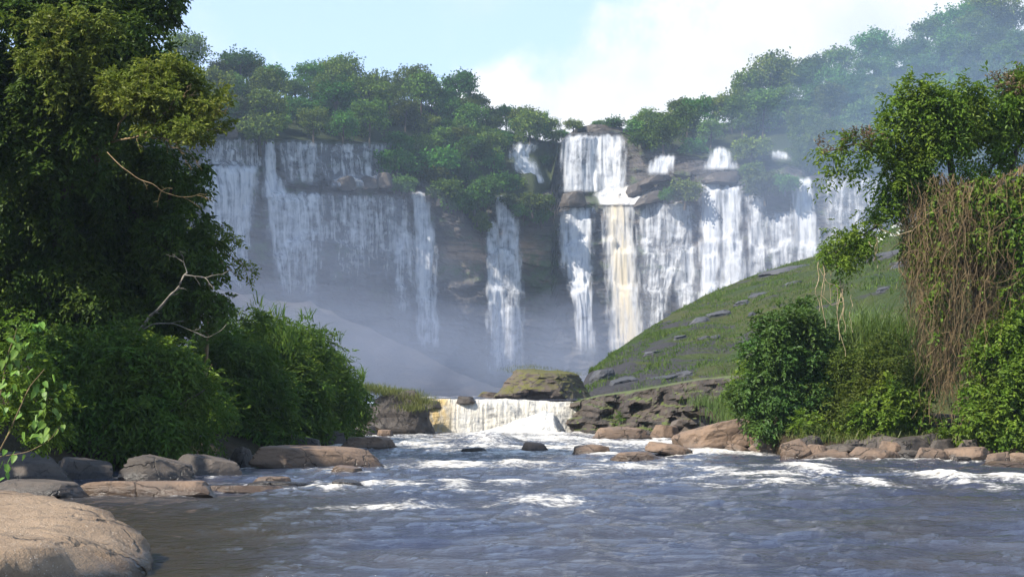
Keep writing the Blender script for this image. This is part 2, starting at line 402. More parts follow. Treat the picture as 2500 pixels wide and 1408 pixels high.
def smooth_path(pts, n=14, wob=0., seed=0):
    p = np.array(pts, float); s = np.concatenate([[0], np.cumsum(np.linalg.norm(np.diff(p, axis=0), axis=1))])
    t = np.linspace(0, s[-1], n)
    q = np.stack([np.interp(t, s, p[:, k]) for k in range(3)], 1)
    for _ in range(2):
        q[1:-1] = .25 * q[:-2] + .5 * q[1:-1] + .25 * q[2:]
    if wob:
        k = t / max(s[-1], 1e-6) * 5
        q += wob * np.stack([perlin(k, seed, .3), perlin(k, seed, 7.3), perlin(k, seed, 3.9)], 1) * np.linspace(0, 1, n)[:, None]
    return q
def tubes(name, paths, m, parent=None, sides=6, loc=None):
    V, Fc = tube_arrays(paths, sides)
    return obj(name, make_mesh(name, V, Fc), m, parent, loc)
def blades(name, P, h, wd_, m, seed=0, lean=.35, parent=None, dirn=None, seg=2):
    """grass blades rooted at P: bent ribbons of two segments"""
    r_ = np.random.RandomState(seed); n = len(P)
    a = r_.rand(n) * 2 * math.pi; B = np.stack([np.cos(a), np.sin(a), np.zeros(n)], 1)
    a2 = r_.rand(n) * 2 * math.pi; Ld = np.stack([np.cos(a2), np.sin(a2), np.zeros(n)], 1)
    if dirn is not None: Ld = unit(Ld * .6 + np.asarray(dirn))
    H = (np.asarray(h) * (.6 + .8 * r_.rand(n)))[:, None]; W = (np.asarray(wd_) * .5 * np.ones(n))[:, None]
    le = (lean * (.3 + r_.rand(n)))[:, None] * H
    up = np.array([[0, 0, 1.]])
    m1 = P + up * H * .6 + Ld * le * .35; tip = P + up * H * (1 - .25 * lean) + Ld * le
    V = np.stack([P - B * W, P + B * W, m1 - B * W * .8, m1 + B * W * .8, tip], 1).reshape(-1, 3)
    i = np.arange(n)[:, None] * 5
    q = i + np.array([[0, 1, 3, 2]]); t3 = i + np.array([[2, 3, 4]])
    ti = np.clip(.5 * r_.rand(n) + .5 * (.5 + fbm(P[:, 0] * .3, P[:, 1] * .3, P[:, 2] * .3, 3)), 0, 1)
    me = make_mesh(name, V, [q, t3], smooth=False, fattrs={'tint': np.concatenate([ti, ti])})
    return obj(name, me, m, parent)

# ------------------------------------------------------------------ rocks
import bmesh
_ico = {}
def ico(k):
    if k not in _ico:
        b = bmesh.new(); bmesh.ops.create_icosphere(b, subdivisions=k, radius=1)
        _ico[k] = (np.array([v.co[:] for v in b.verts]), np.array([[v.index for v in f.verts] for f in b.faces])); b.free()
    return _ico[k]
def rock_mesh(name, half, seed, planes=7, soft=.08, rough=.10, sub=4, tilt=(0, 0), rz=0., fine=1.0, strata=0., custom=None, topn=None):
    """block cut by a sloping top and a ring of steep faces, edges worn, surface eroded"""
    r_ = np.random.RandomState(seed); D, Fc = ico(sub)
    if custom is not None:
        Nn = unit(np.array([c[:3] for c in custom], float)); h = np.array([c[3] for c in custom], float)
    else:
        a = np.linspace(0, 2 * math.pi, planes, endpoint=False) + r_.rand(planes) * 4.5 / planes
        side = np.stack([np.cos(a), np.sin(a), .05 + .55 * r_.rand(planes) ** 1.5], 1)
        tops = np.array([[r_.normal() * .16, r_.normal() * .16, 1], [r_.normal() * .55, -abs(r_.normal()) * .5, 1], [r_.normal() * .6, r_.normal() * .3, 1]])
        if topn is not None: tops = np.array([topn, [topn[0] + .3, topn[1], 1.], [topn[0] - .3, topn[1] - .2, 1.]])
        Nn = unit(np.concatenate([side, tops, [[0, 0, -1]]])); h = np.concatenate([.66 + .34 * r_.rand(planes), [.50 + .1 * r_.rand(), .62 + .14 * r_.rand(), .64 + .14 * r_.rand(), .8]])
    dt = D @ Nn.T
    rad = np.where(dt > .05, h[None] / np.maximum(dt, .05), 9)
    k = 1 / max(soft * .28, .008)
    R = -np.log(np.exp(-k * np.minimum(rad, 4)).sum(1)) / k
    R = np.clip(R, .2, 1.3) if custom is None else R
    P = D * R[:, None]
    nz = fbm(D[:, 0] * 1.6 + seed, D[:, 1] * 1.6, D[:, 2] * 1.6, 3) * rough + rough * .45 * fbm(D[:, 0] * 7 * fine + seed, D[:, 1] * 7 * fine, D[:, 2] * 7 * fine, 3)
    P = P * (1 + nz)[:, None]
    if strata:
        s = np.floor(P[:, 2] * 6 + .6 * perlin(P[:, 0] * 2, P[:, 1] * 2, seed))
        off = np.array([perlin(x * 1.37 + .5, seed + .5) for x in range(-12, 13)])[np.clip(s + 12, 0, 24).astype(int)]
        P[:, :2] *= (1 + strata * off)[:, None]
    P = P * np.asarray(half)
    ax, ay = tilt
    ca, sa = math.cos(ay), math.sin(ay); P = np.stack([P[:, 0] * ca + P[:, 2] * sa, P[:, 1], -P[:, 0] * sa + P[:, 2] * ca], 1)
    ca, sa = math.cos(ax), math.sin(ax); P = np.stack([P[:, 0], P[:, 1] * ca - P[:, 2] * sa, P[:, 1] * sa + P[:, 2] * ca], 1)
    ca, sa = math.cos(rz), math.sin(rz); P = np.stack([P[:, 0] * ca - P[:, 1] * sa, P[:, 0] * sa + P[:, 1] * ca, P[:, 2]], 1)
    return P, Fc
M['rock_tan'] = rock_mat('rock_tan', (.225, .15, .10), (.15, .105, .076), (.06, .048, .04), 1.2)
M['rock_fore'] = rock_mat('rock_foreground', (.30, .212, .135), (.215, .145, .088), (.105, .080, .058), .9, speck=.8, bump=.8)
M['rock_grey'] = rock_mat('rock_grey', (.115, .092, .075), (.075, .062, .052), (.035, .03, .028), 1.2)
M['rock_dark'] = rock_mat('rock_dark', (.085, .068, .055), (.055, .045, .038), (.022, .02, .019), 1.0, rough=.6)
M['rock_strata'] = rock_mat('rock_strata', (.085, .065, .05), (.055, .044, .037), (.022, .02, .019), .8, strata=.8, moss=.12)
M['rock_moss'] = rock_mat('rock_moss', (.115, .088, .07), (.078, .062, .052), (.028, .024, .022), .6, moss=.85, moss_col=(.060, .062, .018), strata=.7, wet=False)
M['rock_hill'] = rock_mat('rock_hill', (.085, .085, .092), (.06, .062, .07), (.03, .03, .034), .35, strata=.6, wet=False)
WET = []
def rock(name, label, u0, u1, v0, v1, mat_, seed, d=None, depth=.7, sink=.25, cat='rock', group=None, **kw):
    """a rock whose outline spans the given box and whose foot stands on the water or ground at v1"""
    inwater = d is None or v1 > 1118
    if d is None: d = wd(v1)
    wdt = (u1 - u0) * d / F; hgt = (v1 - v0) * d / F
    dep = wdt * depth
    c = at((u0 + u1) / 2, v1, d + dep * .4)
    zf = at(0, v1, d)[2]
    if inwater: WET.append((c[0], c[1], wdt / 2, dep / 2))
    full = hgt * (1 + sink)
    half = (wdt / 2 * 1.06, dep / 2, full / 2 * 1.12)
    P, Fc = rock_mesh(name, half, seed, **kw)
    ext = P.max(0) - P.min(0)
    P *= np.array([wdt / ext[0], 1, full / ext[2]])
    zmid = zf + hgt - P[:, 2].max()
    o = obj(name, make_mesh(name, P, Fc, smooth=False), mat_, loc=(c[0], c[1], zmid))
    return tag(o, label, cat, group)

# ------------------------------------------------------------------ ground sheet
g = make_mesh('ground', np.array([[-6000, -300, -3.], [6000, -300, -3.], [6000, 9000, -3.], [-6000, 9000, -3.]]), np.array([[0, 1, 2, 3]]))
tag(obj('ground', g, M['forest_floor']), kind='structure')

# ------------------------------------------------------------------ the cliff
D0 = [(-300, 350), (340, 455), (520, 500), (700, 545), (950, 582), (1200, 600), (1380, 612), (1500, 612), (1700, 600), (1900, 584), (2100, 562), (2350, 540), (2700, 505)]
LEDGE = [(340, 430), (560, 405), (640, 415), (660, 470), (780, 472), (800, 445), (940, 440), (1000, 470), (1200, 480), (1340, 480), (1375, 500), (1460, 492), (1600, 492), (1690, 460), (1720, 440), (1850, 455), (1950, 440), (2100, 440), (2700, 440)]
SETB = [(340, 8), (640, 9), (800, 10), (960, 16), (1200, 34), (1350, 34), (1500, 32), (1650, 26), (1800, 20), (2000, 12), (2700, 8)]
RIM = [(-300, 350, 346), (300, 340, 452), (430, 335, 482), (560, 332, 515), (700, 345, 552), (800, 348, 568), (940, 352, 588), (985, 395, 585), (1040, 440, 586), (1130, 470, 592), (1210, 510, 596), (1290, 490, 600), (1345, 455, 612), (1362, 360, 640), (1385, 330, 655), (1500, 322, 655), (1545, 335, 640), (1620, 372, 626), (1700, 380, 618), (1800, 392, 606), (1900, 396, 598), (2000, 412, 584), (2150, 420, 566), (2400, 430, 545), (2800, 430, 515)]
BACK = [(-300, 200, 430), (300, 190, 540), (460, 205, 580), (590, 205, 600), (650, 250, 620), (800, 240, 640), (900, 272, 650), (1000, 250, 655), (1100, 275, 660), (1200, 310, 665), (1330, 345, 668), (1390, 352, 670), (1440, 318, 672), (1560, 318, 676), (1700, 308, 690), (1800, 298, 700), (1900, 250, 715), (2000, 240, 730), (2080, 190, 750), (2200, 165, 765), (2330, 110, 780), (2500, 80, 790), (2800, 60, 800)]
def cliffD(u, v):
    u = np.asarray(u, float); v = np.asarray(v, float)
    d = itp(u, D0) + 5.0 * fbm(u / 120., v / 400., 3.3, 3)
    le = itp(u, LEDGE) + 7 * perlin(u / 23., 1.7)
    up = sstep(4, -16, v - le)
    d = d + up * itp(u, SETB)
    # a second narrower ledge lower down
    l2 = 600 + 45 * perlin(u / 140., 9.1) + 20 * perlin(u / 37., 4.2)
    d = d + 3.0 * sstep(6, -14, v - l2)
    l3 = 700 + 40 * perlin(u / 170., 2.1) + 16 * perlin(u / 41., 8.2)
    d = d + 2.5 * sstep(6, -14, v - l3)
    z = (VH - v) * .175
    lay = z / 3.1 + 1.2 * perlin(u / 160., 5.5) + .5 * perlin(u / 45., 2.5, z * .05)
    li = np.floor(lay); fr = lay - li
    a = perlin(li * .73 + .37, u / 55., .2); b = perlin((li + 1) * .73 + .37, u / 55., .2)
    d = d + 2.6 * (a + (b - a) * sstep(.82, 1., fr))
    return d + .9 * fbm(u / 12., v / 9., 1.1, 3)
def build_cliff():
    us = np.arange(-300, 2720, 5.5); ks = np.linspace(0, 1, 165)
    U, K = np.meshgrid(us, ks)
    vt = itp(us, RIM, 1) - 4
    Vv = vt[None] + (976 - vt[None]) * K
    D = cliffD(U, Vv)
    P = np.stack([(U - CX) * D / F, D, CZ - (Vv - VH) * D / F], -1)
    red = np.exp(-((Vv - 620 - 18 * perlin(U / 60., .5)) / 34) ** 2) * sstep(1060, 1110, U) * sstep(1360, 1300, U)
    red = np.maximum(red, .5 * sstep(.25, .5, fbm(U / 90., Vv / 22., 4.4, 3)) * sstep(500, 560, Vv) * sstep(760, 700, Vv) * sstep(960, 1060, U) * sstep(1380, 1330, U))
    moss = sstep(.05, .35, fbm(U / 70., Vv / 26., 7.7, 4)) * sstep(820, 650, Vv)
    moss = np.maximum(moss, np.exp(-((Vv - 662) / 16) ** 2) * sstep(1040, 1090, U) * sstep(1230, 1180, U))
    moss = np.maximum(moss, np.exp(-((Vv - 660) / 60) ** 2) * sstep(1270, 1310, U) * sstep(1375, 1345, U))
    me = make_mesh('cliff', P.reshape(-1, 3), grid_faces(*U.shape), smooth=False, attrs={'red': red.ravel(), 'moss': moss.ravel()})
    tag(obj('cliff', me, M['cliff']), kind='structure')
build_cliff()

# ------------------------------------------------------------------ the waterfalls
def waterfall(label, prof, dens, warm=0., off=1.6, group='streams of the great waterfall', fade_top=10, fade_bot=60, du=2.5, dv=5., strand=.7, bow=0.):
    """prof: (v, left u, right u[, density]) rows from crest to foot; the sheet leaves the ledges and never falls back against the wall"""
    pr = np.array([(p if len(p) == 4 else (*p, dens)) for p in prof], float)
    v = np.arange(pr[0, 0], pr[-1, 0] + .1, dv)
    wi = (pr[:, 2] - pr[:, 1]) * (.08 if pr[0, 1] < 1300 else -.01) + 2; l = np.interp(v, pr[:, 0], pr[:, 1] - wi); r = np.interp(v, pr[:, 0], pr[:, 2] + wi); dn = np.interp(v, pr[:, 0], pr[:, 3])
    nc = max(8, int((r - l).max() / du)); s = np.linspace(0, 1, nc)
    U = l[:, None] + (r - l)[:, None] * s[None]; Vv = np.repeat(v[:, None], nc, 1)
    rag = 9 * fbm(U / 12., 3.3 + pr[0, 1] * .1, 0., 2) - 2                     # ragged crest
    wv = np.concatenate([[1.] * 1, np.zeros(len(v) - 1)])
    D = cliffD(U, Vv)
    D = np.minimum.accumulate(D, 0)
    for _ in range(3): D[1:] = np.minimum(D[1:], .5 * (D[1:] + D[:-1]))
    D = D - off - strand * (1 + fbm(U / 9., Vv / 160., pr[0, 1] * .37, 3)) - strand * .6 * (1 + perlin(U / 30., Vv / 70., 5.))
    P = np.stack([(U - CX) * D / F, D, CZ - (Vv - VH) * D / F], -1)
    px_in = np.minimum(U - l[:, None], r[:, None] - U)
    edge = sstep(-2, np.clip((r - l) * .34, 5, 26)[:, None], px_in + np.clip((r - l) * .16, 2, 9)[:, None] * fbm(U / 9., Vv / 45., 2.2 + pr[0, 1], 3) * 2)
    t0 = Vv - v[0] + rag
    edge = edge * sstep(0, fade_top, t0) * sstep(0, fade_bot, v[-1] - Vv)
    dd = np.clip(dn[:, None] * .92 + .04 * sstep(1150, 1000, U) + .07 * sstep(1340, 1380, U) + .20 * fbm(U / 34., Vv / 160., 8.8, 2) + .26 * fbm(U / 26., Vv / 11., pr[0, 1], 3), 0, 1.3)
    wm = warm * np.exp(-((U - (l + r)[:, None] / 2) / (np.maximum(r - l, 10)[:, None] * .33)) ** 2)
    me = make_mesh('waterfall', P.reshape(-1, 3), grid_faces(*U.shape), attrs={'dens': dd.ravel(), 'edge': edge.ravel(), 'warm': np.broadcast_to(wm, U.shape).ravel()})
    return tag(obj('waterfall', me, M['fall']), label, 'waterfall', group)
W = waterfall
W('thin strands at the far left crest, half hidden by the near tree', [(333, 505, 645), (415, 490, 640)], .42, fade_bot=15)
W('dense white fall nearest the big left tree, below the first ledge', [(398, 484, 625, .9), (470, 500, 625, .85), (560, 508, 612, .7), (770, 520, 600, .4)], .8, fade_bot=160)
W('narrow ribbon that drops to the broken ledge right of the leftmost fall', [(340, 648, 668, .8), (420, 644, 672, .9), (445, 640, 690, 1.), (490, 645, 705, .9)], .9, fade_bot=14)
W('wide slanting veil below the broken ledge on the shaded left wall', [(466, 650, 782, .74), (520, 655, 785, .66), (600, 662, 785, .6), (690, 680, 780, .5), (790, 690, 775, .32)], .6, fade_bot=140)
W('faint striped curtain hanging under the left tree line', [(340, 684, 780, .62), (455, 690, 778, .42)], .5, fade_bot=20)
W('row of short thin trickles under dark overhanging trees', [(344, 782, 950, .50), (390, 782, 945, .46), (455, 800, 945, .30)], .4, fade_bot=30)
W('low white spill over round boulders on the middle of the left wall', [(425, 820, 955, .5), (462, 815, 950, .55)], .55, fade_bot=10)
W('faint hazy strands in the middle of the shaded left wall', [(470, 785, 955, .46), (560, 790, 960, .42), (740, 800, 950, .22)], .4, fade_bot=140)
W('pair of thin drips left of the tall narrow fall', [(478, 950, 998, .5), (560, 950, 1000, .62), (600, 950, 1015, .85), (625, 955, 1015, .7), (700, 960, 1010, .4), (820, 965, 1010, .25)], .5, fade_bot=90)
W('tall narrow white fall alone on the brown middle wall', [(464, 1004, 1032, 1.), (500, 1006, 1048, 1.), (560, 1008, 1062, .95), (700, 1012, 1066, .82), (865, 1022, 1074, .62)], .9, fade_bot=36)
W('thin fall with pointed top left of the dark central buttress', [(474, 1216, 1226, .9), (505, 1208, 1242, .95), (535, 1210, 1262, .95), (565, 1212, 1268, .9), (700, 1206, 1276, .74), (940, 1196, 1278, .6)], .85, fade_bot=60)
W('short side stream left of the pointed central fall', [(536, 1188, 1212, .85), (680, 1190, 1222, .6), (700, 1190, 1234, .9), (940, 1190, 1232, .55)], .7, fade_bot=60)
W('pale slide slanting down to the right below the central trees', [(345, 1252, 1325, .42), (378, 1244, 1292, .95), (412, 1258, 1318, .98), (450, 1296, 1330, .9)], .8, fade_bot=8, off=9)
W('broad square curtain of the upper tier in the central gap', [(326, 1384, 1526, .85), (345, 1368, 1532, .8), (400, 1364, 1532, .72), (474, 1366, 1534, .86)], .8, fade_top=8, fade_bot=8)
W('foaming ledge stream between the upper curtain and the main drop', [(452, 1500, 1590, .95), (474, 1440, 1600, 1.), (506, 1462, 1560, 1.1)], 1., warm=.35, fade_bot=5)
W('thick white fall left of the yellowish main column', [(500, 1376, 1458, .85), (545, 1358, 1452, .92), (650, 1366, 1452, .98), (700, 1384, 1452, 1.05), (760, 1402, 1450, .9), (890, 1404, 1462, .72)], .9, fade_bot=80)
W('heaviest main column with a yellowish streak', [(498, 1466, 1548, 1.05), (600, 1470, 1556, 1.05), (720, 1478, 1566, 1.08), (905, 1482, 1590, .95)], 1., warm=.75, off=3.2, fade_bot=60)
W('stepped thin veil right of the yellowish main column', [(490, 1552, 1700, .50), (560, 1552, 1702, .62), (600, 1552, 1690, .48), (720, 1560, 1640, .46), (840, 1562, 1630, .42)], .5, fade_bot=60)
W('dense bright column under the forked cascade on the lit right wall', [(428, 1730, 1748, 1.), (450, 1708, 1762, 1.), (520, 1704, 1764, 1.), (620, 1706, 1762, 1.02), (800, 1700, 1752, 1.)], 1., off=2.8, fade_bot=30)
W('squared white fall just right of the bright column', [(450, 1752, 1812, .9), (540, 1750, 1816, .85), (640, 1750, 1826, .8), (760, 1750, 1834, .65)], .8, fade_bot=40)
W('small ledge fall left of the bright column, low above the slope', [(588, 1640, 1706, .66), (680, 1644, 1706, .5), (760, 1648, 1702, .6)], .6, fade_bot=20)
W('thin pale strands between the squared fall and far right falls', [(468, 1812, 1878, .55), (600, 1822, 1880, .62), (720, 1830, 1880, .45)], .5, fade_bot=40)
W('far right fall with a dense upper knot above a dark ledge', [(430, 1936, 1984, .95), (512, 1930, 1996, .92), (560, 1930, 2004, .8), (680, 1940, 2008, .5)], .8, fade_bot=60)
W('wide low curtain of even threads on the right wall', [(514, 1868, 1945, .7), (600, 1870, 1950, .6), (700, 1872, 1950, .45)], .6, fade_bot=60)
W('dim misty threads beside the hanging branches of the right tree', [(430, 2006, 2150, .46), (560, 2010, 2150, .38), (660, 2012, 2140, .25)], .4, fade_bot=80)
W('white fan slide left of the bush in the upper right tier', [(374, 1606, 1652, .9), (400, 1580, 1650, .85), (432, 1566, 1640, .8)], .8, fade_bot=12, off=7)
W('forked white cascade over boulders in the upper right tier', [(356, 1740, 1778, .8), (382, 1728, 1790, .75), (418, 1708, 1814, .9)], .8, fade_bot=10, off=7)
W('small isolated white spill at the upper right under trees', [(364, 1880, 1922, .75), (396, 1878, 1938, .7)], .7, fade_bot=14, off=7)

# rocks standing among the falls
def cliff_rock(label, u0, u1, v0, v1, seed, off=5, m='rock_dark', **kw):
    d = float(cliffD((u0 + u1) / 2, v1)) - off
    return rock('rock', label, u0, u1, v0, v1, M[m], seed, d=d, depth=.6, sub=3, sink=.1, group='rocks among the great falls', **kw)
cliff_rock('dark block at the foot of the upper curtain, left side', 1364, 1432, 464, 500, 41, 8)
cliff_rock('long dark slab slanting up right of the upper curtain', 1518, 1590, 436, 478, 42, 8, tilt=(0, -.5))
cliff_rock('dark slab under the white fan slide', 1560, 1646, 420, 448, 43, 9, tilt=(0, -.25))
cliff_rock('dark wedge below the bush beside the foaming ledge stream', 1545, 1640, 462, 500, 44, 6, tilt=(0, -.3))
cliff_rock('dark ledge block under the forked cascade', 1712, 1806, 414, 446, 45, 6)
cliff_rock('dark lip of rock closing the gap above the upper curtain', 1372, 1560, 302, 332, 46, -4)
cliff_rock('rounded dark boulder on the left wall ledge, left of a pair', 820, 870, 428, 462, 47, 4)
cliff_rock('rounded dark boulder on the left wall ledge, right of a pair', 880, 925, 426, 460, 48, 4)
cliff_rock('pale wet boulder on the left wall ledge beside the green slope', 915, 958, 420, 456, 49, 5, m='rock_grey')
cliff_rock('rock shelf jutting from the top of the left wall beside the near tree', 535, 580, 296, 334, 50, 3, m='rock_grey')

# ------------------------------------------------------------------ forested plateau: loft from the rim to the back of the canopy
def plateau(u, t):
    vr = itp(u, RIM, 1); dr = np.maximum(itp(u, RIM, 2), cliffD(u, vr + 2) - 2.0); vb, db = itp(u, BACK, 1), itp(u, BACK, 2)
    a = np.stack(np.broadcast_arrays((u - CX) * dr / F, dr, CZ - (vr - VH) * dr / F), -1)
    b = np.stack(np.broadcast_arrays((u - CX) * db / F, db, CZ - (vb - VH) * db / F), -1)
    t = np.asarray(t)[..., None]
    p_ = a + (b - a) * t
    return p_
def build_plateau():
    us = np.arange(-300, 2801, 12.); ts = np.linspace(0, 1, 14)
    U, T = np.meshgrid(us, ts)
    P = plateau(U, T)
    P[..., 2] += 1.0 * fbm(P[..., 0] / 14., P[..., 1] / 14., .5, 3)
    back = P[-1:].copy(); back[..., 1] += 350; back[..., 0] *= 1.5; back[..., 2] -= 6
    front = P[:1].copy(); front[..., 2] -= 10; front[..., 1] += 30; front[..., 0] *= front[..., 1] / P[:1][..., 1]
    P = np.concatenate([front, P, back])
    me = make_mesh('plateau', P.reshape(-1, 3), grid_faces(P.shape[0], P.shape[1]))
    tag(obj('plateau', me, M['forest_floor']), kind='structure')
build_plateau()

# ------------------------------------------------------------------ forest trees on the plateau
def tree_variant(seed, H=17., R=7.5, flat=.75, lobes_n=13, twigs=620, per=5, ln=.95, gap=None):
    r_ = np.random.RandomState(seed)
    tops = []
    for i in range(lobes_n):
        a = i * 2.4 + r_.rand(); rr = R * math.sqrt((i + .3) / lobes_n) * .80
        zc = H - R * flat * .55 - (rr / R) ** 2 * R * flat * .75 + r_.normal() * 1.0
        tops.append((rr * math.cos(a), rr * math.sin(a), zc, R * (.30 + .16 * r_.rand()), R * (.30 + .16 * r_.rand()), R * (.22 + .10 * r_.rand())))
    for i in range(lobes_n // 2):                                     # skirt of lower foliage
        a = r_.rand() * 6.3; rr = R * (.45 + .4 * r_.rand())
        tops.append((rr * math.cos(a), rr * math.sin(a), H * (.32 + .25 * r_.rand()), R * .33, R * .33, R * .30))
    rr_ = np.random.RandomState(seed + 100)
    P, Dd = lobe_points(tops, twigs, rr_, .30, gap, seed, .35)
    n = len(P); q = []; T = []; Nn = []; S = []; ti = []
    tw = rr_.rand(n)
    for j in range(per):
        q.append(P + rr_.normal(size=(n, 3)) * ln * .75); T.append(unit(Dd + rr_.normal(size=(n, 3)) * .8 + np.array([0, 0, -.25])))
        Nn.append(unit(Dd * .5 + np.array([0, 0, .7]) + rr_.normal(size=(n, 3)) * .45)); S.append(ln * (.7 + .7 * rr_.rand(n))); ti.append(np.clip(.6 * tw + .4 * rr_.rand(n), 0, 1))
    crown = leaves('crown', np.concatenate(q), np.concatenate(T), np.concatenate(Nn), np.concatenate(S), np.concatenate(S) * .75, np.concatenate(ti))
    paths = [(smooth_path([(0, 0, -3), (r_.normal() * .3, r_.normal() * .3, H * .35), (r_.normal() * .6, r_.normal() * .6, H * .62)], 8), np.linspace(.55, .3, 8))]
    for k in range(6):
        c = tops[k * 2 % lobes_n]
        paths.append((smooth_path([(0, 0, H * (.35 + .04 * k)), (c[0] * .5, c[1] * .5, H * .5 + .2 * c[2]), (c[0], c[1], c[2])], 6), np.linspace(.25, .07, 6)))
    V, Fc = tube_arrays(paths, 5)
    trunk = make_mesh('trunk', V, Fc)
    crown.materials.append(M['leaf_far']); trunk.materials.append(M['bark_dark'])
    return trunk, crown
VAR = [tree_variant(1), tree_variant(2, 19, 7, .9), tree_variant(3, 15, 8.5, .6), tree_variant(4, 17, 6.5, 1.0), tree_variant(5, 14, 7.5, .8), tree_variant(6, 20, 8, .7, 15)]
VAR_OPEN = [tree_variant(11, 22, 11, .8, 17, 820, 5, 1.0, gap=(.16, -.2)), tree_variant(12, 20, 9.5, .9, 15, 740, 5, 1.0, gap=(.18, -.2))]
VAR_BUSH = [tree_variant(21, 7, 5.5, .8, 10, 420, 5, .85), tree_variant(22, 6, 5, .9, 9, 380, 5, .85)]
NUM = ['', 'first', 'second', 'third', 'fourth', 'fifth', 'sixth', 'seventh', 'eighth', 'ninth', 'tenth', 'eleventh', 'twelfth', 'thirteenth', 'fourteenth', 'fifteenth', 'sixteenth', 'seventeenth', 'eighteenth', 'nineteenth', 'twentieth', 'twenty-first', 'twenty-second', 'twenty-third', 'twenty-fourth', 'twenty-fifth', 'twenty-sixth', 'twenty-seventh', 'twenty-eighth', 'twenty-ninth', 'thirtieth', 'thirty-first', 'thirty-second', 'thirty-third', 'thirty-fourth', 'thirty-fifth', 'thirty-sixth', 'thirty-seventh', 'thirty-eighth', 'thirty-ninth', 'fortieth']
def far_tree(name, label, pos, var, sc, rz, cat='tree', group='forest on the plateau above the falls'):
    t = thing(name, label, cat, tuple(pos), group)
    t.rotation_euler = (0, 0, rz); t.scale = sc
    obj('trunk', var[0], None, t); obj('crown', var[1], None, t)
    return t
KEEP_CLEAR = [(1236, 1336, 340, 450, 640), (1556, 1682, 366, 436, 640), (1702, 1818, 350, 422, 640), (1872, 1938, 360, 396, 640), (1352, 1546, 318, 480, 660)]
def forest():
    r_ = np.random.RandomState(77)
    regions = [('above the shaded left falls', 410, 960, 78), ('on the central green slope', 985, 1345, 72), ('right of the central gap', 1560, 2010, 76), ('on the bluish hill at the right', 2030, 2640, 66)]
    rowname = ['front', 'second', 'third', 'fourth', 'fifth', 'back']
    for (where, ua, ub, step) in regions:
        nrow = 4 if ua < 900 else 5
        if ua == 2030: nrow = 6
        if ua == 1560: nrow = 4
        for k in range(nrow):
            t = k / (nrow - 1)
            us = np.arange(ua + (step * .5 if k % 2 else 0), ub, step * (.92 + .1 * k / nrow))
            rn = rowname[k] if k < nrow - 1 else 'back'
            cnt = 0
            for u in us:
                uu = u + r_.normal() * step * .13; tt = np.clip(t + r_.normal() * .05, 0.0, 1)
                p = plateau(np.array([uu]), np.array([tt]))[0]
                s = .74 + .60 * r_.rand()
                if k == 0: s *= .84
                if k > 0: s *= itp(uu, [(560, .78), (660, 1.), (1080, 1.), (1180, .82), (1390, .66), (1560, .62), (1660, .8), (1740, 1.)])
                if 985 <= ua < 1345 and k < 2: s *= .8
                fu = CX + p[0] / p[1] * F; fv = VH - (p[2] - CZ) / p[1] * F
                rw = 7.5 * s * F / p[1]; rt = fv - 17 * s * F / p[1]
                clash = lambda rw, rt: any(fu + rw * .8 > a and fu - rw * .8 < b and rt < d and fv - 8 > c and p[1] < dd for (a, b, c, d, dd) in KEEP_CLEAR)
                var = VAR[r_.randint(len(VAR))]
                if clash(rw, rt):
                    var = VAR_BUSH[r_.randint(2)]
                    if clash(5.3 * s * F / p[1], fv - 6.5 * s * F / p[1]): continue
                cnt += 1
                sc = (s * (.92 + .2 * r_.rand()), s * (.92 + .2 * r_.rand()), s)
                far_tree('forest_tree', f'{NUM[cnt]} tree from the left in the {rn} row {where}', p, var, sc, r_.rand() * 6.3)
forest()
_r = np.random.RandomState(5)
for i, (u, t, s_) in enumerate([(1090, .9, .85), (1135, .8, .8), (1165, 1., .8), (1200, .85, .75), (1235, 1., .75), (1262, .88, .62), (1290, 1., .66), (1318, .92, .6), (1345, 1., .58), (1372, .95, .5), (1120, .6, .75), (1180, .62, .7), (1150, .4, .7), (1205, .4, .66), (1090, .45, .75), (1350, .8, .5)]):
    far_tree('forest_tree', ['low rounded canopy tree at the left end of the slope above the central bluff', 'canopy tree below the left end of that slope skyline', 'skyline tree left of the tiny lone tree, farthest left', 'canopy tree under the second skyline tree before the gap slope', 'skyline tree midway down to the gap', 'small canopy tree above the pale central slide, left', 'skyline tree above the pale central slide', 'small canopy tree above the pale central slide, right', 'skyline tree beside the tiny lone tree', 'last small tree before the sky gap on its left side', 'middle tree of the slope above the pointed central fall', 'tree right of the middle one above the pointed central fall', 'lower tree of the slope above the pointed central fall', 'lower tree just left of the pale central slide', 'lower tree above the tall narrow fall', 'small tree right of the pale central slide'][i],
             plateau(np.array([float(u)]), np.array([float(t)]))[0], VAR[_r.randint(len(VAR))], (s_, s_, s_ * .95), _r.rand() * 6)
for u, t in [(20, 0.), (110, .1), (200, 0.), (290, .1), (370, 0.), (60, .5), (160, .55), (250, .5), (340, .55), (110, 1.), (210, 1.), (300, 1.), (380, 1.)]:
    far_tree('forest_tree', 'rim forest tree hidden behind the huge dark tree at the left', plateau(np.array([float(u)]), np.array([t]))[0], VAR[_r.randint(len(VAR))], (.8, .8, .8), _r.rand() * 6, group='forest behind the big left trees')
def at_ground(u, t): return plateau(np.array([float(u)]), np.array([float(t)]))[0]
far_tree('tall_tree', 'tall open-crowned tree against the white cloud right of the gap', at_ground(1885, .95), VAR_OPEN[0], (1.25, 1.25, 1.3), .4)
far_tree('tall_tree', 'round-topped tree just right of the open-crowned one on the skyline', at_ground(1968, .97), VAR_OPEN[1], (1., 1., 1.05), 1.9)
far_tree('tall_tree', 'open-crowned skyline tree at the left end of the bluish hill', at_ground(2135, .97), VAR_OPEN[0], (1.1, 1.1, 1.15), 3.0)
far_tree('tall_tree', 'highest skyline tree at the upper right with sky gaps', at_ground(2420, .97), VAR_OPEN[0], (1.45, 1.3, 1.3), 5.0)
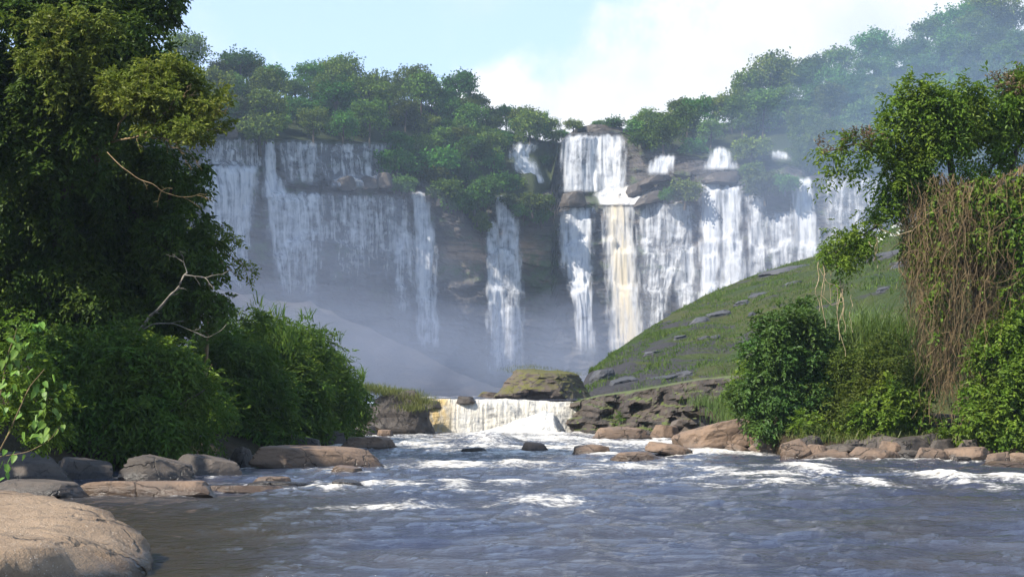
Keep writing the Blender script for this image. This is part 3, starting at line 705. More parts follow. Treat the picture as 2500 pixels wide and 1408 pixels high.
far_tree('tall_tree', 'wide skyline tree left of the highest upper right one', at_ground(2330, .98), VAR_OPEN[1], (1.3, 1.3, 1.25), .8)
far_tree('tall_tree', 'tall domed tree at the left end of the skyline forest', at_ground(585, .97), VAR_OPEN[1], (.95, .95, .82), 2.2)
far_tree('tall_tree', 'dark domed tree below the bird in the skyline', at_ground(812, .97), VAR_OPEN[1], (1.0, 1.0, 1.0), 4.2)
far_tree('tall_tree', 'broad skyline tree midway between bird and gap', at_ground(1005, .97), VAR_OPEN[0], (.95, .95, .85), 1.2)
far_tree('slender_tree', 'tiny lone tree poking above the skyline left of the gap', at_ground(1330, .98), VAR_OPEN[1], (.30, .30, .80), .3)
BG = 'bushes on the ledges of the great falls'
for (lab, u, v, off, s, vi) in [('bush at the upper left end of the spilling central greenery', 968, 425, 7, 1.5, 0), ('second bush down the left edge of the central greenery', 1005, 448, 7, 1.4, 1), ('bush just above the top of the tall narrow fall', 1048, 462, 8, 1.4, 0), ('bush on the central bluff right of the tall narrow fall', 1092, 485, 8, 1.4, 1), ('lowest bush of the central bluff', 1128, 518, 7, 1.3, 0), ('bush at the middle of the bluff foot', 1158, 505, 9, 1.3, 1), ('bush left above the pointed central fall', 1192, 486, 9, 1.3, 0), ('bush high in the central greenery, left', 1075, 425, 12, 1.6, 0), ('bush high in the central greenery, right', 1130, 445, 12, 1.6, 1), ('bush between pointed fall and pale slide', 1232, 470, 12, 1.2, 0), ('bush right above the pointed central fall', 1300, 512, 9, 1.2, 1), ('bush hugging the right end of the bluff under the slide', 1322, 545, 6, .9, 0), ('drooping bush on the wall below the bluff', 1178, 560, 4, .7, 1),('low bush at the left corner of the sky gap', 1400, 318, -6, .7, 0), ('low bush at the bottom of the sky gap', 1462, 312, -8, .6, 1), ('bush right of the lowest point of the sky gap', 1500, 318, -8, .85, 0), ('taller bush where the right forest begins at the gap', 1550, 326, -4, 1.0, 1), ('dense bush between fan slide and forest right of the gap', 1600, 372, -2, 1.2, 0), ('bush between the fan slide and the forked cascade, upper one', 1690, 382, -4, 1.25, 1), ('bush above the ledge right of the forked cascade', 1836, 386, 2, 1.3, 0), ('bush beyond the isolated spill toward the blue hill', 1975, 412, 4, 1.3, 1),('leafy bush standing in the upper right falls beside the fan slide', 1672, 492, 10, 1.25, 0), ('smaller bush overhanging the foaming ledge stream', 1632, 486, 9, .75, 1),
        ('dark bush on the ledge right of the forked cascade', 1868, 478, 9, 1.4, 0), ('low bush between forked cascade and isolated spill', 1838, 430, 10, 1.0, 1), ('rounded bush right of the isolated white spill', 1918, 462, 9, 1.0, 1),
        ('shrub at the edge of the green slope above the tall narrow fall', 985, 470, 6, .95, 0), ('shrub on the bluff left of the pointed central fall', 1165, 540, 6, .8, 1), ('shrub hanging right of the pointed central fall', 1278, 530, 7, .85, 0),
        ('low shrub under the pale central slide', 1262, 470, 10, 1.0, 1), ('bush at the right end of the central bluff', 1330, 505, 8, .75, 0), ('small bush on the lip right of the upper curtain', 1556, 350, 8, .8, 1), ('bright bush at the crest above the leftmost fall', 635, 352, 6, 1.5, 0)]:
    d = float(cliffD(u, v)) - off
    far_tree('bush', lab, at(u, v, d), VAR_BUSH[vi], (s, s, s), u * .1, 'bush', BG)

# ------------------------------------------------------------------ talus mound in the spray, upper river
def talus():
    top = [(-200, 600, 360), (300, 640, 425), (560, 715, 455), (760, 742, 490), (900, 800, 515), (1030, 862, 530), (1120, 912, 535), (1230, 950, 535), (1300, 960, 535)]
    us = np.arange(-200, 1301, 8.); R = 16
    rows = []
    for k in range(R):
        t = k / (R - 1)
        v = itp(us, top, 1); d = itp(us, top, 2)
        b = np.stack([(us - CX) * d / F, d, CZ - (v - VH) * d / F], -1)
        f = b.copy(); f[:, 1] -= 50 * (1 - t); f[:, 2] = 3 + (b[:, 2] - 3) * t ** .8; f[:, 0] *= 1 - .18 * (1 - t)
        f[:, 2] += 2.0 * fbm(f[:, 0] / 9., f[:, 1] / 9., 2.2, 4)
        rows.append(f)
    bk = rows[-1].copy(); bk[:, 1] += 20; bk[:, 2] -= 25; rows.append(bk)
    P = np.array(rows)
    tag(obj('talus_slope', make_mesh('talus_slope', P.reshape(-1, 3), grid_faces(P.shape[0], P.shape[1])), M['cliff']), kind='structure')
talus()

# ------------------------------------------------------------------ grassy hill on the right
HRIDGE = [(1436, 912, 138), (1455, 892, 142), (1500, 858, 152), (1560, 815, 165), (1650, 760, 185), (1720, 722, 200), (1850, 668, 228), (1980, 628, 255), (2100, 585, 278), (2250, 540, 305), (2400, 490, 325), (2800, 380, 370)]
HBASE = [(1400, 975, 122), (1460, 962, 120), (1560, 950, 119), (1700, 930, 118), (1800, 925, 116), (1900, 930, 105), (2100, 900, 96), (2300, 860, 92), (2800, 820, 88)]
def hill(s, t):
    """s 0..1 along the hill, t 0 foot .. 1 ridge"""
    ur = 1436 + (2800 - 1436) * s; ub = 1400 + (2800 - 1400) * s
    a = np.stack([(ub - CX) * itp(ub, HBASE, 2) / F, itp(ub, HBASE, 2), CZ - (itp(ub, HBASE, 1) - VH) * itp(ub, HBASE, 2) / F], -1)
    b = np.stack([(ur - CX) * itp(ur, HRIDGE, 2) / F, itp(ur, HRIDGE, 2), CZ - (itp(ur, HRIDGE, 1) - VH) * itp(ur, HRIDGE, 2) / F], -1)
    p = a + (b - a) * t[..., None]
    bow = np.sin(np.pi * np.clip(t, 0, 1)) * .02 * np.linalg.norm(b - a, axis=-1) * (.25 + .75 * s)
    p[..., 2] += bow
    p[..., 2] += (.25 + .35 * s) * perlin(p[..., 0] / 2.4, p[..., 1] / 3.4, 8.1) * np.clip(1.1 - t, .1, 1)
    amp = .8 + 2.2 * s
    p[..., 2] += amp * fbm(p[..., 0] / 9., p[..., 1] / 14., 3.1, 4) * np.clip(1.15 - t, .15, 1)
    return p
def build_hill():
    t_ = NT('hill_turf'); p = t_.pos()
    n1 = t_.noise(p, .06, 5, .6); n2 = t_.noise(p, .5, 6, .7); rk = t_.noise(t_.mapping(p, (.10, .10, .5)), 1., 6, .65, .5)
    col = t_.mix(t_.ramp(n1, .36, .6), (.042, .068, .017), (.076, .082, .027))
    col = t_.mix(t_.ramp(n2, .45, .65, 0, .6), col, (.035, .048, .018))
    col = t_.mix(t_.math('MINIMUM', t_.math('MULTIPLY', t_.ramp(t_.math('ADD', rk, t_.math('MULTIPLY', t_.math('SUBTRACT', t_.attr('rocky'), 1.0), .22)), .53, .58), t_.attr('rocky')), 1.0), col, (.055, .052, .055))
    m = t_.fin(t_.bsdf(col, .9, t_.bump(t_.math('ADD', n2, t_.noise(p, 2.2, 4, .7)), 1., .6), spec=.15))
    ss = np.linspace(0, 1, 200); ts = np.linspace(0, 1, 90)
    S, T = np.meshgrid(ss, ts); P = hill(S, T)
    back = P[-1:].copy(); back[..., 1] += 60; back[..., 2] -= 30
    mid = P[-1:].copy(); mid[..., 1] += 8; mid[..., 2] -= 1.0
    low = P[:1].copy(); low[..., 1] -= 6; low[..., 2] = -1
    P = np.concatenate([low, P, mid, back])
    rocky = np.concatenate([np.ones_like(T[:1]), np.clip(1.6 - 1.5 * S - .3 * T, .5, 1) + .75 * sstep(.26, .06, S) * sstep(.95, .5, T), np.zeros_like(T[:2])])
    me = make_mesh('grassy_hill', P.reshape(-1, 3), grid_faces(P.shape[0], P.shape[1]), attrs={'rocky': rocky.ravel()})
    tag(obj('grassy_hill', me, m), kind='structure')
    r_ = np.random.RandomState(9); n = 60000
    s = r_.rand(n) ** 1.5; t = r_.rand(n) ** .8
    Q = hill(s, t)
    keep = fbm(Q[:, 0] / 6., Q[:, 1] / 8., 1., 3) > -.11
    keep &= (s > .10) | (r_.rand(len(s)) < .35)
    Q = Q[keep]; s = s[keep]
    o = blades('hill_grass', Q - np.array([0, 0, .05]), (.26 + .3 * s) * (.7 + 1.3 * sstep(.0, .5, fbm(Q[:, 0] / 3., Q[:, 1] / 4., 5., 2))), .06 + .07 * s, M['grass_hill'], 3, .7)
    tag(o, 'short green grass covering the hillside by the falls', 'grass', kind='stuff')
    Q = hill(.50 + .22 * r_.rand(150), .45 + .4 * r_.rand(150))
    n = len(Q); V = []
    me = leaves('blossoms', Q + np.array([0, 0, .8]), np.tile([[1., 0, .0]], (n, 1)), np.tile([[0, -.6, .8]], (n, 1)), np.full(n, .42), np.full(n, .3), r_.rand(n))
    tag(obj('blossoms', me, M['blossom']), 'tiny white blossoms dotted over the hillside grass', 'blossoms', kind='stuff')
build_hill()
def uv_of(p): return CX + p[0] / p[1] * F, VH - (p[2] - CZ) / p[1] * F
_S, _T = np.meshgrid(np.linspace(0, 1, 160), np.linspace(.02, .99, 110)); _HP = hill(_S, _T); _HU = CX + _HP[..., 0] / _HP[..., 1] * F; _HV = VH - (_HP[..., 2] - CZ) / _HP[..., 1] * F
def hill_at(u, v):
    k = np.argmin((_HU - u) ** 2 + (_HV - v) ** 2); return _HP.reshape(-1, 3)[k]
HG = 'dark outcrops on the grassy hill'
for i, (lab, u0, u1, v0, v1) in enumerate([('long dark ledge on the ridge of the grassy hill against the falls', 1858, 1992, 630, 664), ('thin dark outcrop just under the ridge ledge', 1918, 1958, 680, 692), ('dark broken slab at mid-slope, left end of the upper outcrop band', 1682, 1734, 762, 788),
        ('dark broken slab at mid-slope, middle of the upper outcrop band', 1722, 1782, 746, 772), ('dark stepped slab at the upper end of the outcrop band', 1790, 1830, 724, 744), ('thin grey slab right of the stepped slab', 1832, 1880, 706, 722), ('grey block left of the round bush top on the slope', 1822, 1856, 752, 774),
        ('low dark stone in mid-slope, left of a close pair', 1704, 1734, 814, 828), ('low dark stone in mid-slope, right of a close pair', 1732, 1760, 812, 826), ('dark stone on the lower slope nearest the falls side', 1640, 1676, 812, 828),
        ('flat dark stone low on the left flank of the hill', 1570, 1610, 850, 868), ('broad grey ledge at the foot of the hill beside the boulder', 1540, 1660, 902, 936), ('smaller ledge right of the broad grey one at the hill foot', 1650, 1694, 896, 918),
        ('dark rock face behind the hanging vines high on the hill', 2090, 2200, 590, 640), ('small dark face right of the vine-hung rock on the hill', 2180, 2240, 626, 646), ('bluish bare patch stone among the white blossoms', 2140, 2180, 690, 712), ('dark toe of the hill where it meets the falls', 1438, 1500, 888, 930), ('low outcrop at the toe of the hill above the boulder', 1480, 1560, 908, 940)]):
    p = hill_at((u0 + u1) / 2, v1); v0 = v1 - (v1 - v0) * .72; w_ = (u1 - u0) * .12; u0 -= w_; u1 += w_
    rock('rock', lab, u0, u1, v0, v1, M['rock_hill'], 300 + i, d=p[1], depth=.7, sub=4, sink=.9, group=HG, strata=.16, planes=7, soft=.03, rough=.16, tilt=(.15, -.2))

# ------------------------------------------------------------------ haze and spray (real air)
def volume_mat(name, dens, col=(.86, .91, 1.), an=.0):
    t = NT(name); v = t.n('ShaderNodeVolumePrincipled'); v.inputs['Density'].default_value = dens; v.inputs['Color'].default_value = (*col, 1); v.inputs['Anisotropy'].default_value = an
    t.L.new(v.outputs[0], t.out.inputs['Volume']); return t.m
def haze():
    x0, x1, y0, y1, z0, z1 = -700, 900, -60, 1250, -4.0, 320
    V = np.array([[x, y, z] for z in (z0, z1) for y in (y0, y1) for x in (x0, x1)])
    Fc = np.array([[0, 2, 3, 1], [4, 5, 7, 6], [0, 1, 5, 4], [2, 6, 7, 3], [0, 4, 6, 2], [1, 3, 7, 5]])
    tag(obj('haze', make_mesh('haze', V, Fc, smooth=False), volume_mat('haze_air', .00017, (.62, .78, 1.))), 'thin bluish haze over the whole valley', 'haze', kind='stuff')
haze()
def spray(label, u, v, d, ru, rv, rd, dens, seed, col=(.60, .69, .93)):
    D, Fc = ico(4)
    root = None
    for k, f in enumerate((1.25, .95, .62)):
        P = D * (1 + .22 * fbm(D[:, 0] * 1.1 + seed + k, D[:, 1] * 1.1, D[:, 2] * 1.1, 2))[:, None]
        P = P * np.array([ru * d / F, rd, rv * d / F]) * f
        if root is None:
            vm = volume_mat('spray', dens * .46, col)
            root = obj('spray_cloud', make_mesh('spray_cloud', P, Fc), vm, loc=tuple(at(u, v, d)))
            tag(root, label, 'spray', 'spray clouds at the foot of the falls', 'stuff')
        else: obj('spray_core', make_mesh('spray_core', P, Fc), vm, root)
spray('wide veil of spray over the whole left wall', 740, 780, 425, 430, 280, 36, .0030, 1)
spray('dense spray at the foot of the left falls', 800, 900, 400, 470, 170, 36, .0046, 2)
spray('spray behind the mossy boulder', 1230, 910, 460, 330, 150, 45, .0028, 3)
spray('bright spray at the foot of the main column', 1440, 880, 530, 170, 150, 35, .0042, 4)
spray('spray drifting before the right wall', 1900, 600, 500, 380, 260, 36, .0030, 6)
spray('blue mist drifting up the right hill', 2350, 330, 500, 520, 330, 45, .0031, 7, (.50, .72, 1.))

# ------------------------------------------------------------------ river
FOAM = [  # (u, v, half width px, half height px, strength) of the white water, read on the water surface
    (1330, 1226, 105, 12, 1.), (1290, 1222, 60, 8, .9), (940, 1234, 200, 6, .75), (1180, 1236, 60, 4, .6), (1545, 1143, 85, 9, 1.), (1640, 1140, 60, 6, .6),
    (1100, 1137, 130, 8, .9), (1260, 1134, 90, 8, .9), (1020, 1140, 60, 5, .6), (2300, 1172, 60, 20, 1.), (2440, 1172, 60, 14, .95), (2150, 1186, 50, 11, .95), (2060, 1184, 40, 6, .6),
    (1985, 1150, 55, 12, 1.), (1860, 1160, 160, 7, .9), (1900, 1184, 60, 10, .8), (1760, 1188, 120, 4, .6), (1750, 1150, 60, 9, .7), (1120, 1188, 40, 11, .9), (1240, 1182, 70, 8, .85), (990, 1192, 60, 6, .8), (1600, 1182, 26, 8, .6),
    (1290, 1252, 40, 6, .4), (1440, 1258, 40, 6, .4), (1370, 1262, 30, 5, .3), (1000, 1060, 80, 3, .5), (1000, 1084, 90, 8, 1.), (900, 1086, 60, 5, .7), (1060, 1092, 80, 6, .9), (1190, 1080, 75, 16, .8), (1340, 1075, 160, 7, .9), (1500, 1084, 170, 8, .95), (1620, 1090, 110, 7, .9),
    (1380, 1096, 200, 6, .95), (1260, 1108, 110, 6, .95), (1480, 1110, 60, 5, .8), (1100, 1108, 70, 5, .7), (1730, 1106, 90, 7, .95), (1830, 1108, 70, 7, .95), (1900, 1110, 30, 5, .6), (1180, 1060, 110, 4, .9), (1330, 1060, 90, 4, 1.), (840, 1092, 50, 8, .9), (790, 1100, 30, 6, .6),
    (830, 1192, 40, 6, .9), (900, 1188, 40, 5, .7), (760, 1190, 20, 6, .8), (1420, 1160, 80, 4, .5), (1680, 1170, 60, 4, .5), (2400, 1195, 70, 4, .4), (1720, 1205, 50, 4, .3), (1210, 1368, 25, 5, .5), (1150, 1205, 70, 3, .4), (1480, 1200, 60, 3, .4), (720, 1140, 60, 3, .3)]
def water_level(x, y):
    return np.zeros_like(x)
def river_field(x, y):
    u = CX + x / y * F; v = VH + CZ / y * F
    m = np.zeros_like(x); lift = np.zeros_like(x)
    wa = .25 * perlin(x * .4, y * 1.3, 4.4); wb = .35 * perlin(x * 1.1, y * .5, 7.4)
    for (fu, fv, hw, hh, st) in FOAM:
        yy = wd(fv); X = (fu - CX) * yy / F; a = hw * yy / F; b = max(wd(fv - hh) - yy, .25)
        q = ((x - X + wa) / a) ** 2 + ((y - yy) / b + wb) ** 2
        g = np.exp(-q * 1.1) * st
        m = np.maximum(m, g); lift = np.maximum(lift, g * min(.32, hh * yy / F * .75))
    ring = np.zeros_like(x)
    for (X, yy, a, b) in WET:                                   # white water breaking round every rock in the stream
        q = np.sqrt(((x - X + wa * .6) / (a * 1.02 + .05)) ** 2 + ((y - yy) / (b * 1.05 + .08) + wb * .3) ** 2)
        flow = sstep(-14, -5, X) * sstep(30, 60, yy)
        ring = np.maximum(ring, np.exp(-((q - 1.08) / .22) ** 2) * (.25 + .65 * flow))
    r1 = 1 - np.abs(perlin(x / 2.6 + .3 * perlin(x, y), y / 1.2, 2.2)); r2 = 1 - np.abs(perlin(x / 1.1, y / .55, 8.2)); r3 = perlin(x / .42, y / .26, 3.2)
    swell = fbm(x / 5.5, y / 3.2, 6.1, 2)
    near = sstep(8, 40, y)
    calm = sstep(-3.0, -1.0, x + .18 * (y - 10) - 0.0) * .45 + .55        # slack water beside the left rocks
    h = calm * (.13 * swell * (.5 + near) + .125 * (r1 ** 3 - .4) + .050 * (r2 ** 2 - .4)) + .015 * r3
    rag = .55 + .65 * fbm(x / .9, y / .5, 1.9, 3)
    h = h + lift * (.55 + .9 * rag)
    # smooth dome of water over a sunken rock below the small step
    yy = wd(1085); X = (1190 - CX) * yy / F
    dome = np.exp(-(((x - X) / 1.7) ** 2 + ((y - yy) / 1.3) ** 2)); h = h + .42 * dome
    crest = sstep(.78, 1.0, r1) * sstep(.15, .7, swell + .25 + .4 * fbm(x / 7., y / 6., 2.7, 2)) * 1.1 * sstep(22, 50, y)
    m = np.maximum(m, ring)
    foam = np.clip(m * (.75 + .7 * fbm(x / .8, y / .45, 5.9, 3)) + crest * .55, 0, 1)
    foam = np.maximum(foam, sstep(58, 92, y) * .62 * (.55 + 1.1 * fbm(x / 2.2, y / 1.1, 3.9, 3)))
    return h, foam
def build_river():
    t = NT('river_water'); p = t.pos()
    rip = t.noise(t.mapping(p, (2.2, 4.2, 1)), 1.6, 6, .62, .3); rip2 = t.noise(t.mapping(p, (6, 10, 1)), 1.5, 4, .65)
    hgt = t.math('ADD', rip, t.math('MULTIPLY', rip2, .4))
    n1 = t.noise(p, .35, 3)
    wc = t.mix(t.ramp(n1, .35, .65), (.036, .042, .072), (.056, .056, .068))
    wc = t.mix(t.attr('shallow_shade'), wc, (.032, .024, .011))  # brown body tint stands for shallow depth and for shadow on the water
    wat = t.bsdf(wc, .07, t.bump(hgt, .75, .11), spec=.8, IOR=1.33)
    fo = t.attr('foam'); nf = t.noise(t.mapping(p, (3., 5., 3)), 1.4, 7, .7)
    ff = t.ramp(t.math('ADD', fo, t.math('MULTIPLY', t.math('SUBTRACT', nf, .5), 1.7)), .20, .84)
    fc = t.mix(t.ramp(nf, .35, .65), (.46, .41, .33), (.76, .74, .70))
    fb = t.bsdf(fc, .7, t.bump(nf, .8, .08), spec=.2)
    ms = t.n('ShaderNodeMixShader'); t.set(ms.inputs[0], ff); t.L.new(wat, ms.inputs[1]); t.L.new(fb, ms.inputs[2])
    M['river'] = t.fin(ms.outputs[0])
    nr, nc = 520, 520
    y = np.exp(np.linspace(math.log(6.), math.log(106.5), nr)); s = np.linspace(-1, 1, nc)
    hw = .47 * y + 9
    X = s[None] * hw[:, None]; Y = np.repeat(y[:, None], nc, 1)
    h, foam = river_field(X, Y)
    P = np.stack([X, Y, h], -1)
    me = make_mesh('river', P.reshape(-1, 3), grid_faces(nr, nc), attrs={'foam': foam.ravel(), 'shallow_shade': np.clip((sstep(-1.5, -4.5, X + .05 * (Y - 20)) * sstep(42, 24, Y) + .4 * sstep(.1, .5, fbm(X / 6., Y / 4., 12.5, 2)) * sstep(60, 30, Y)), 0, 1).ravel()})
    tag(obj('river', me, M['river']), kind='structure')
    # upper river between the small step and the great falls
    y = np.exp(np.linspace(math.log(106.15), math.log(600), 120)); s = np.linspace(0, 1, 160)
    X = (-6.8 - .12 * (y - 105))[:, None] + s[None] * (11.9 + .26 * (y - 105))[:, None]; Y = np.repeat(y[:, None], 160, 1)
    Z = 2.44 + 1.6 * ((Y - 105) / 495) ** 1.2 + .35 * (1 - np.abs(perlin(X / 3., Y / 2.5, 3.))) * sstep(105.5, 112, Y)
    foam = np.clip(.15 + .8 * fbm(X / 4., Y / 6., 2.4, 3), 0, 1) * sstep(106, 112, Y) + .15
    me = make_mesh('upper_river', np.stack([X, Y, Z], -1).reshape(-1, 3), grid_faces(120, 160), attrs={'foam': foam.ravel()})
    tag(obj('upper_river', me, M['river']), kind='structure')

# ------------------------------------------------------------------ banks
def loft(name, rows, m, amp=.25, sc=1.6, seed=0., kind='structure', smooth=True, sub=6):
    """rows of polylines (same length) joined into a sheet with a little relief"""
    R = [np.array(r, float) for r in rows]
    out = []
    for a, b in zip(R[:-1], R[1:]):
        for k in range(sub): out.append(a + (b - a) * (k / sub))
    out.append(R[-1])
    n = R[0].shape[0]; m2 = n * 8
    def dens(r):
        s = np.linspace(0, n - 1, m2); return np.stack([np.interp(s, np.arange(n), r[:, k]) for k in range(3)], 1)
    P = np.array([dens(r) for r in out])
    P[..., 2] += amp * fbm(P[..., 0] / sc, P[..., 1] / sc, seed, 4); P[..., 1] += amp * .6 * fbm(P[..., 0] / sc, P[..., 2] / sc * 2, seed + 3, 3)
    me = make_mesh(name, P.reshape(-1, 3), grid_faces(P.shape[0], P.shape[1]), smooth=smooth)
    return tag(obj(name, me, m), kind=kind)
edge = [(-22, 16), (-17.5, 27), (-15, 37), (-12.6, 45), (-11.2, 52), (-10.6, 58), (-10.0, 66), (-10.0, 78), (-10.4, 90), (-9.0, 100), (-7.4, 104), (-7.6, 112)]
loft('riverbank_left', [[(x, y, -.5) for x, y in edge], [(x - .6, y, .35) for x, y in edge], [(x - 2.5, y + 1, 1.1) for x, y in edge], [(x - 7, y + 2, 2.6) for x, y in edge], [(x - 18, y + 4, 5.5) for x, y in edge], [(x - 60, y + 8, 16) for x, y in edge], [(x - 160, y + 8, 40) for x, y in edge]], M['bank'], .3, 1.8, 1.)
redge = [(1800, 70), (1880, 62), (1960, 56.5), (2100, 55), (2250, 55), (2400, 54.5), (2550, 53), (2800, 50), (3300, 40)]
def rr(u, d, dd, z): return ((u - CX) * (d) / F, d + dd, z)
loft('riverbank_right', [[rr(u, d, 0, -.5) for u, d in redge], [rr(u, d, 1.2, .3) for u, d in redge], [rr(u, d, 4, .8) for u, d in redge], [rr(u, d, 10, 1.5) for u, d in redge], [rr(u, d, 22, 1.7) for u, d in redge], [rr(u, d, 34, 1.3) for u, d in redge]], M['bank'], .3, 1.6, 4.)

def terrace():
    us = np.arange(1376, 1960, 4.)
    foot_d = itp(us, [(1376, 106.), (1440, 101), (1560, 96), (1700, 90), (1800, 82), (1900, 74), (1960, 70)])
    top_v = itp(us, HBASE, 1) + 4; top_d = itp(us, HBASE, 2) + .5
    rows = 46; P = np.zeros((rows + 1, len(us), 3))
    zt = CZ - (top_v - VH) * top_d / F
    for k in range(rows):
        t = k / (rows - 1)
        z = -.4 + (zt + .4) * min(t * 1.12, 1) - .0
        lay = z / .42 + .9 * perlin(us / 70., 3.3) + .3 * perlin(us / 22., t * 2)
        li = np.floor(lay); fr = lay - li
        a = perlin(li * .61 + .3, us / 40.); b = perlin((li + 1) * .61 + .3, us / 40.)
        prof = .10 * t + .90 * np.clip((t - .86) / .14, 0, 1)
        d = foot_d + (top_d - foot_d) * prof + 1.9 * (a + (b - a) * sstep(.8, 1., fr)) + .5 * fbm(us / 14., z * 2, 6., 3)
        P[k] = np.stack([(us - CX) * d / F, d, z], -1)
    P[rows] = P[rows - 1] + np.array([0, 8, .3])
    me = make_mesh('rock_terrace', P.reshape(-1, 3), grid_faces(rows + 1, len(us)), smooth=False)
    tag(obj('rock_terrace', me, M['rock_strata']), kind='structure')
terrace()

# ------------------------------------------------------------------ the small step fall
def step_fall():
    xs = np.linspace((1030 - CX) * 106 / F, (1430 - CX) * 106 / F, 260)
    # dark ledge behind the sheet
    rows = []
    for t in np.linspace(0, 1, 20):
        z = -.6 + 3.0 * t; y = 106.3 + .35 * perlin(xs * .8, z * 3., 2.) + .3 * t
        rows.append(np.stack([xs * 1.04, y, np.full_like(xs, z)], -1))
    P = np.array(rows); tag(obj('step_ledge', make_mesh('step_ledge', P.reshape(-1, 3), grid_faces(20, 260)), M['rock_dark']), kind='structure')
    T = np.linspace(0, 1, 40)
    u = CX + xs / 106 * F
    top = 2.55 - .22 * sstep(1200, 1420, u) + .16 * fbm(xs * .9, .3, 0., 3)
    P = np.zeros((40, 260, 3))
    for i, t in enumerate(T):
        P[i] = np.stack([xs, 106.0 - .9 * math.sqrt(t) * (1 + .35 * perlin(xs * .55, 1.2)) - .10 * fbm(xs * 4., t * .8, 1., 2), top - (top + .1) * t ** 1.15], -1)
    U, TT = np.meshgrid(u, T)
    edge = sstep(1042, 1058, U) * sstep(1425, 1408, U)
    dens = 1.0 - .26 * sstep(1150, 1180, U) * sstep(1290, 1250, U) * sstep(.0, .5, TT) - .5 * sstep(1355, 1400, U) - .25 * sstep(1255, 1275, U) * sstep(.7, .2, TT) * sstep(1330, 1300, U) + .4 * sstep(.8, 1., TT)
    warm = 1.1 * sstep(1125, 1060, U) + .25
    me = make_mesh('small_waterfall', P.reshape(-1, 3), grid_faces(40, 260), attrs={'edge': edge.ravel(), 'dens': dens.ravel(), 'warm': np.clip(warm, 0, 1).ravel()})
    root = tag(obj('small_waterfall', me, M['cascade']), 'low cream-coloured waterfall across the river below the mossy boulder', 'waterfall')
    # churned foam heap leaning against its right half
    U, T2 = np.meshgrid(np.linspace(1160, 1368, 140), np.linspace(0, 1, 36)); X = (U - CX) * 104.6 / F
    hh = itp(U, [(1160, .08), (1200, .40), (1240, .85), (1290, 1.35), (1330, 1.75), (1352, 1.6), (1368, .5)])
    Z = hh * (1 - T2 ** 1.3) - .1 + .16 * fbm(X * 2.2, T2 * 5, 4., 4); Y = 105.2 - 1.9 * T2 + .2 * fbm(X * 1.6, T2 * 4, 9., 3)
    dn = .92 + .25 * T2 + .25 * fbm(X * 1.5, T2 * 3, 2., 3)
    me = make_mesh('foam_heap', np.stack([X, Y, Z], -1).reshape(-1, 3), grid_faces(36, 140), attrs={'edge': (sstep(1160, 1172, U) * sstep(1368, 1358, U)).ravel(), 'dens': dn.ravel(), 'warm': np.full(U.size, .12)})
    obj('foam_heap', me, M['cascade'], root)
step_fall()

# ------------------------------------------------------------------ rocks
R = rock
def big_rock():
    c0 = np.array([-9.0, 18.2, -.2]); sh = np.array([.34, 0, -.34])
    pl = []
    for n_, pt in [((.06, -.04, 1), (-7, 18, .98)), ((.33, .0, .94), (-5.95, 18.6, .90)), ((.58, -.05, .81), (-5.35, 18.2, .60)), ((.66, -.25, .70), (-4.75, 17.6, .18)), ((.10, -.45, .89), (-6.5, 15.5, .75)), ((.30, .85, .42), (-7, 22.6, .3)), ((.6, .5, .62), (-5.3, 20.2, .35)), ((-1, 0, .2), (-15, 18, 0)), ((0, 0, -1), (-9, 18, -1.5)), ((.1, -.95, .3), (-7, 12.5, 0))]:
        n_ = np.array(n_) / np.linalg.norm(n_); pl.append((*n_, float(n_ @ (np.array(pt) - c0))))
    P, Fc = rock_mesh('boulder', (1, 1, 1), 905, soft=.10, rough=.085, sub=6, fine=2.2, custom=pl)
    o = obj('boulder', make_mesh('boulder', P, Fc), M['rock_fore'], loc=tuple(c0 + sh))
    tag(o, 'large smooth tan boulder filling the lower left corner', 'rock')
big_rock()
LG = 'rocks along the left bank'
R('rock', 'dark rounded end of the long slab behind the tan boulder', -60, 210, 1172, 1216, M['rock_grey'], 61, depth=.5, group=LG, soft=.15)
R('rock', 'long flat tan slab stretching into the water behind the tan boulder', 165, 560, 1174, 1212, M['rock_tan'], 62, depth=.28, group=LG, soft=.06, rough=.06, planes=7)
R('rock', 'low submerged tip continuing the long tan slab', 480, 705, 1184, 1200, M['rock_tan'], 63, depth=.3, group=LG, soft=.2)
R('rock', 'small rounded tan rock beyond the tip of the long slab', 612, 722, 1164, 1190, M['rock_tan'], 64, depth=.6, group=LG, soft=.2)
R('rock', 'flat wet dark rock around the small rounded tan one', 585, 770, 1174, 1192, M['rock_dark'], 65, depth=.4, group=LG, soft=.2)
R('rock', 'dark wedge with a slanting grey top under the shrubs', 300, 492, 1110, 1173, M['rock_grey'], 66, depth=.6, group=LG, soft=.02, rough=.04, planes=5, topn=(.45, -.05, 1))
R('rock', 'second slanting slab just right of the dark wedge', 420, 602, 1108, 1162, M['rock_grey'], 67, depth=.5, group=LG, soft=.02, rough=.05, planes=6, topn=(.40, -.1, 1))
R('rock', 'shaded grey slab at the left frame edge under leaves', -80, 190, 1104, 1176, M['rock_grey'], 68, depth=.6, group=LG, soft=.02, rough=.05, planes=6, topn=(.30, -.2, 1))
R('rock', 'shaded slab between the frame-edge slab and the dark wedge', 120, 300, 1116, 1168, M['rock_grey'], 69, depth=.6, group=LG, soft=.02, rough=.05, planes=6, topn=(.35, -.15, 1))
R('rock', 'broad flat brown rock running out below the hedge', 590, 925, 1088, 1144, M['rock_tan'], 70, depth=.4, group=LG, soft=.08, rough=.07, planes=8, tilt=(0, .05))
R('rock', 'dark upright block at the left end of the broad flat rock', 560, 615, 1090, 1140, M['rock_dark'], 71, depth=.8, group=LG)
R('rock', 'small orange-brown rock alone before the broad flat rock', 808, 892, 1136, 1157, M['rock_tan'], 72, depth=.6, group=LG, soft=.06)
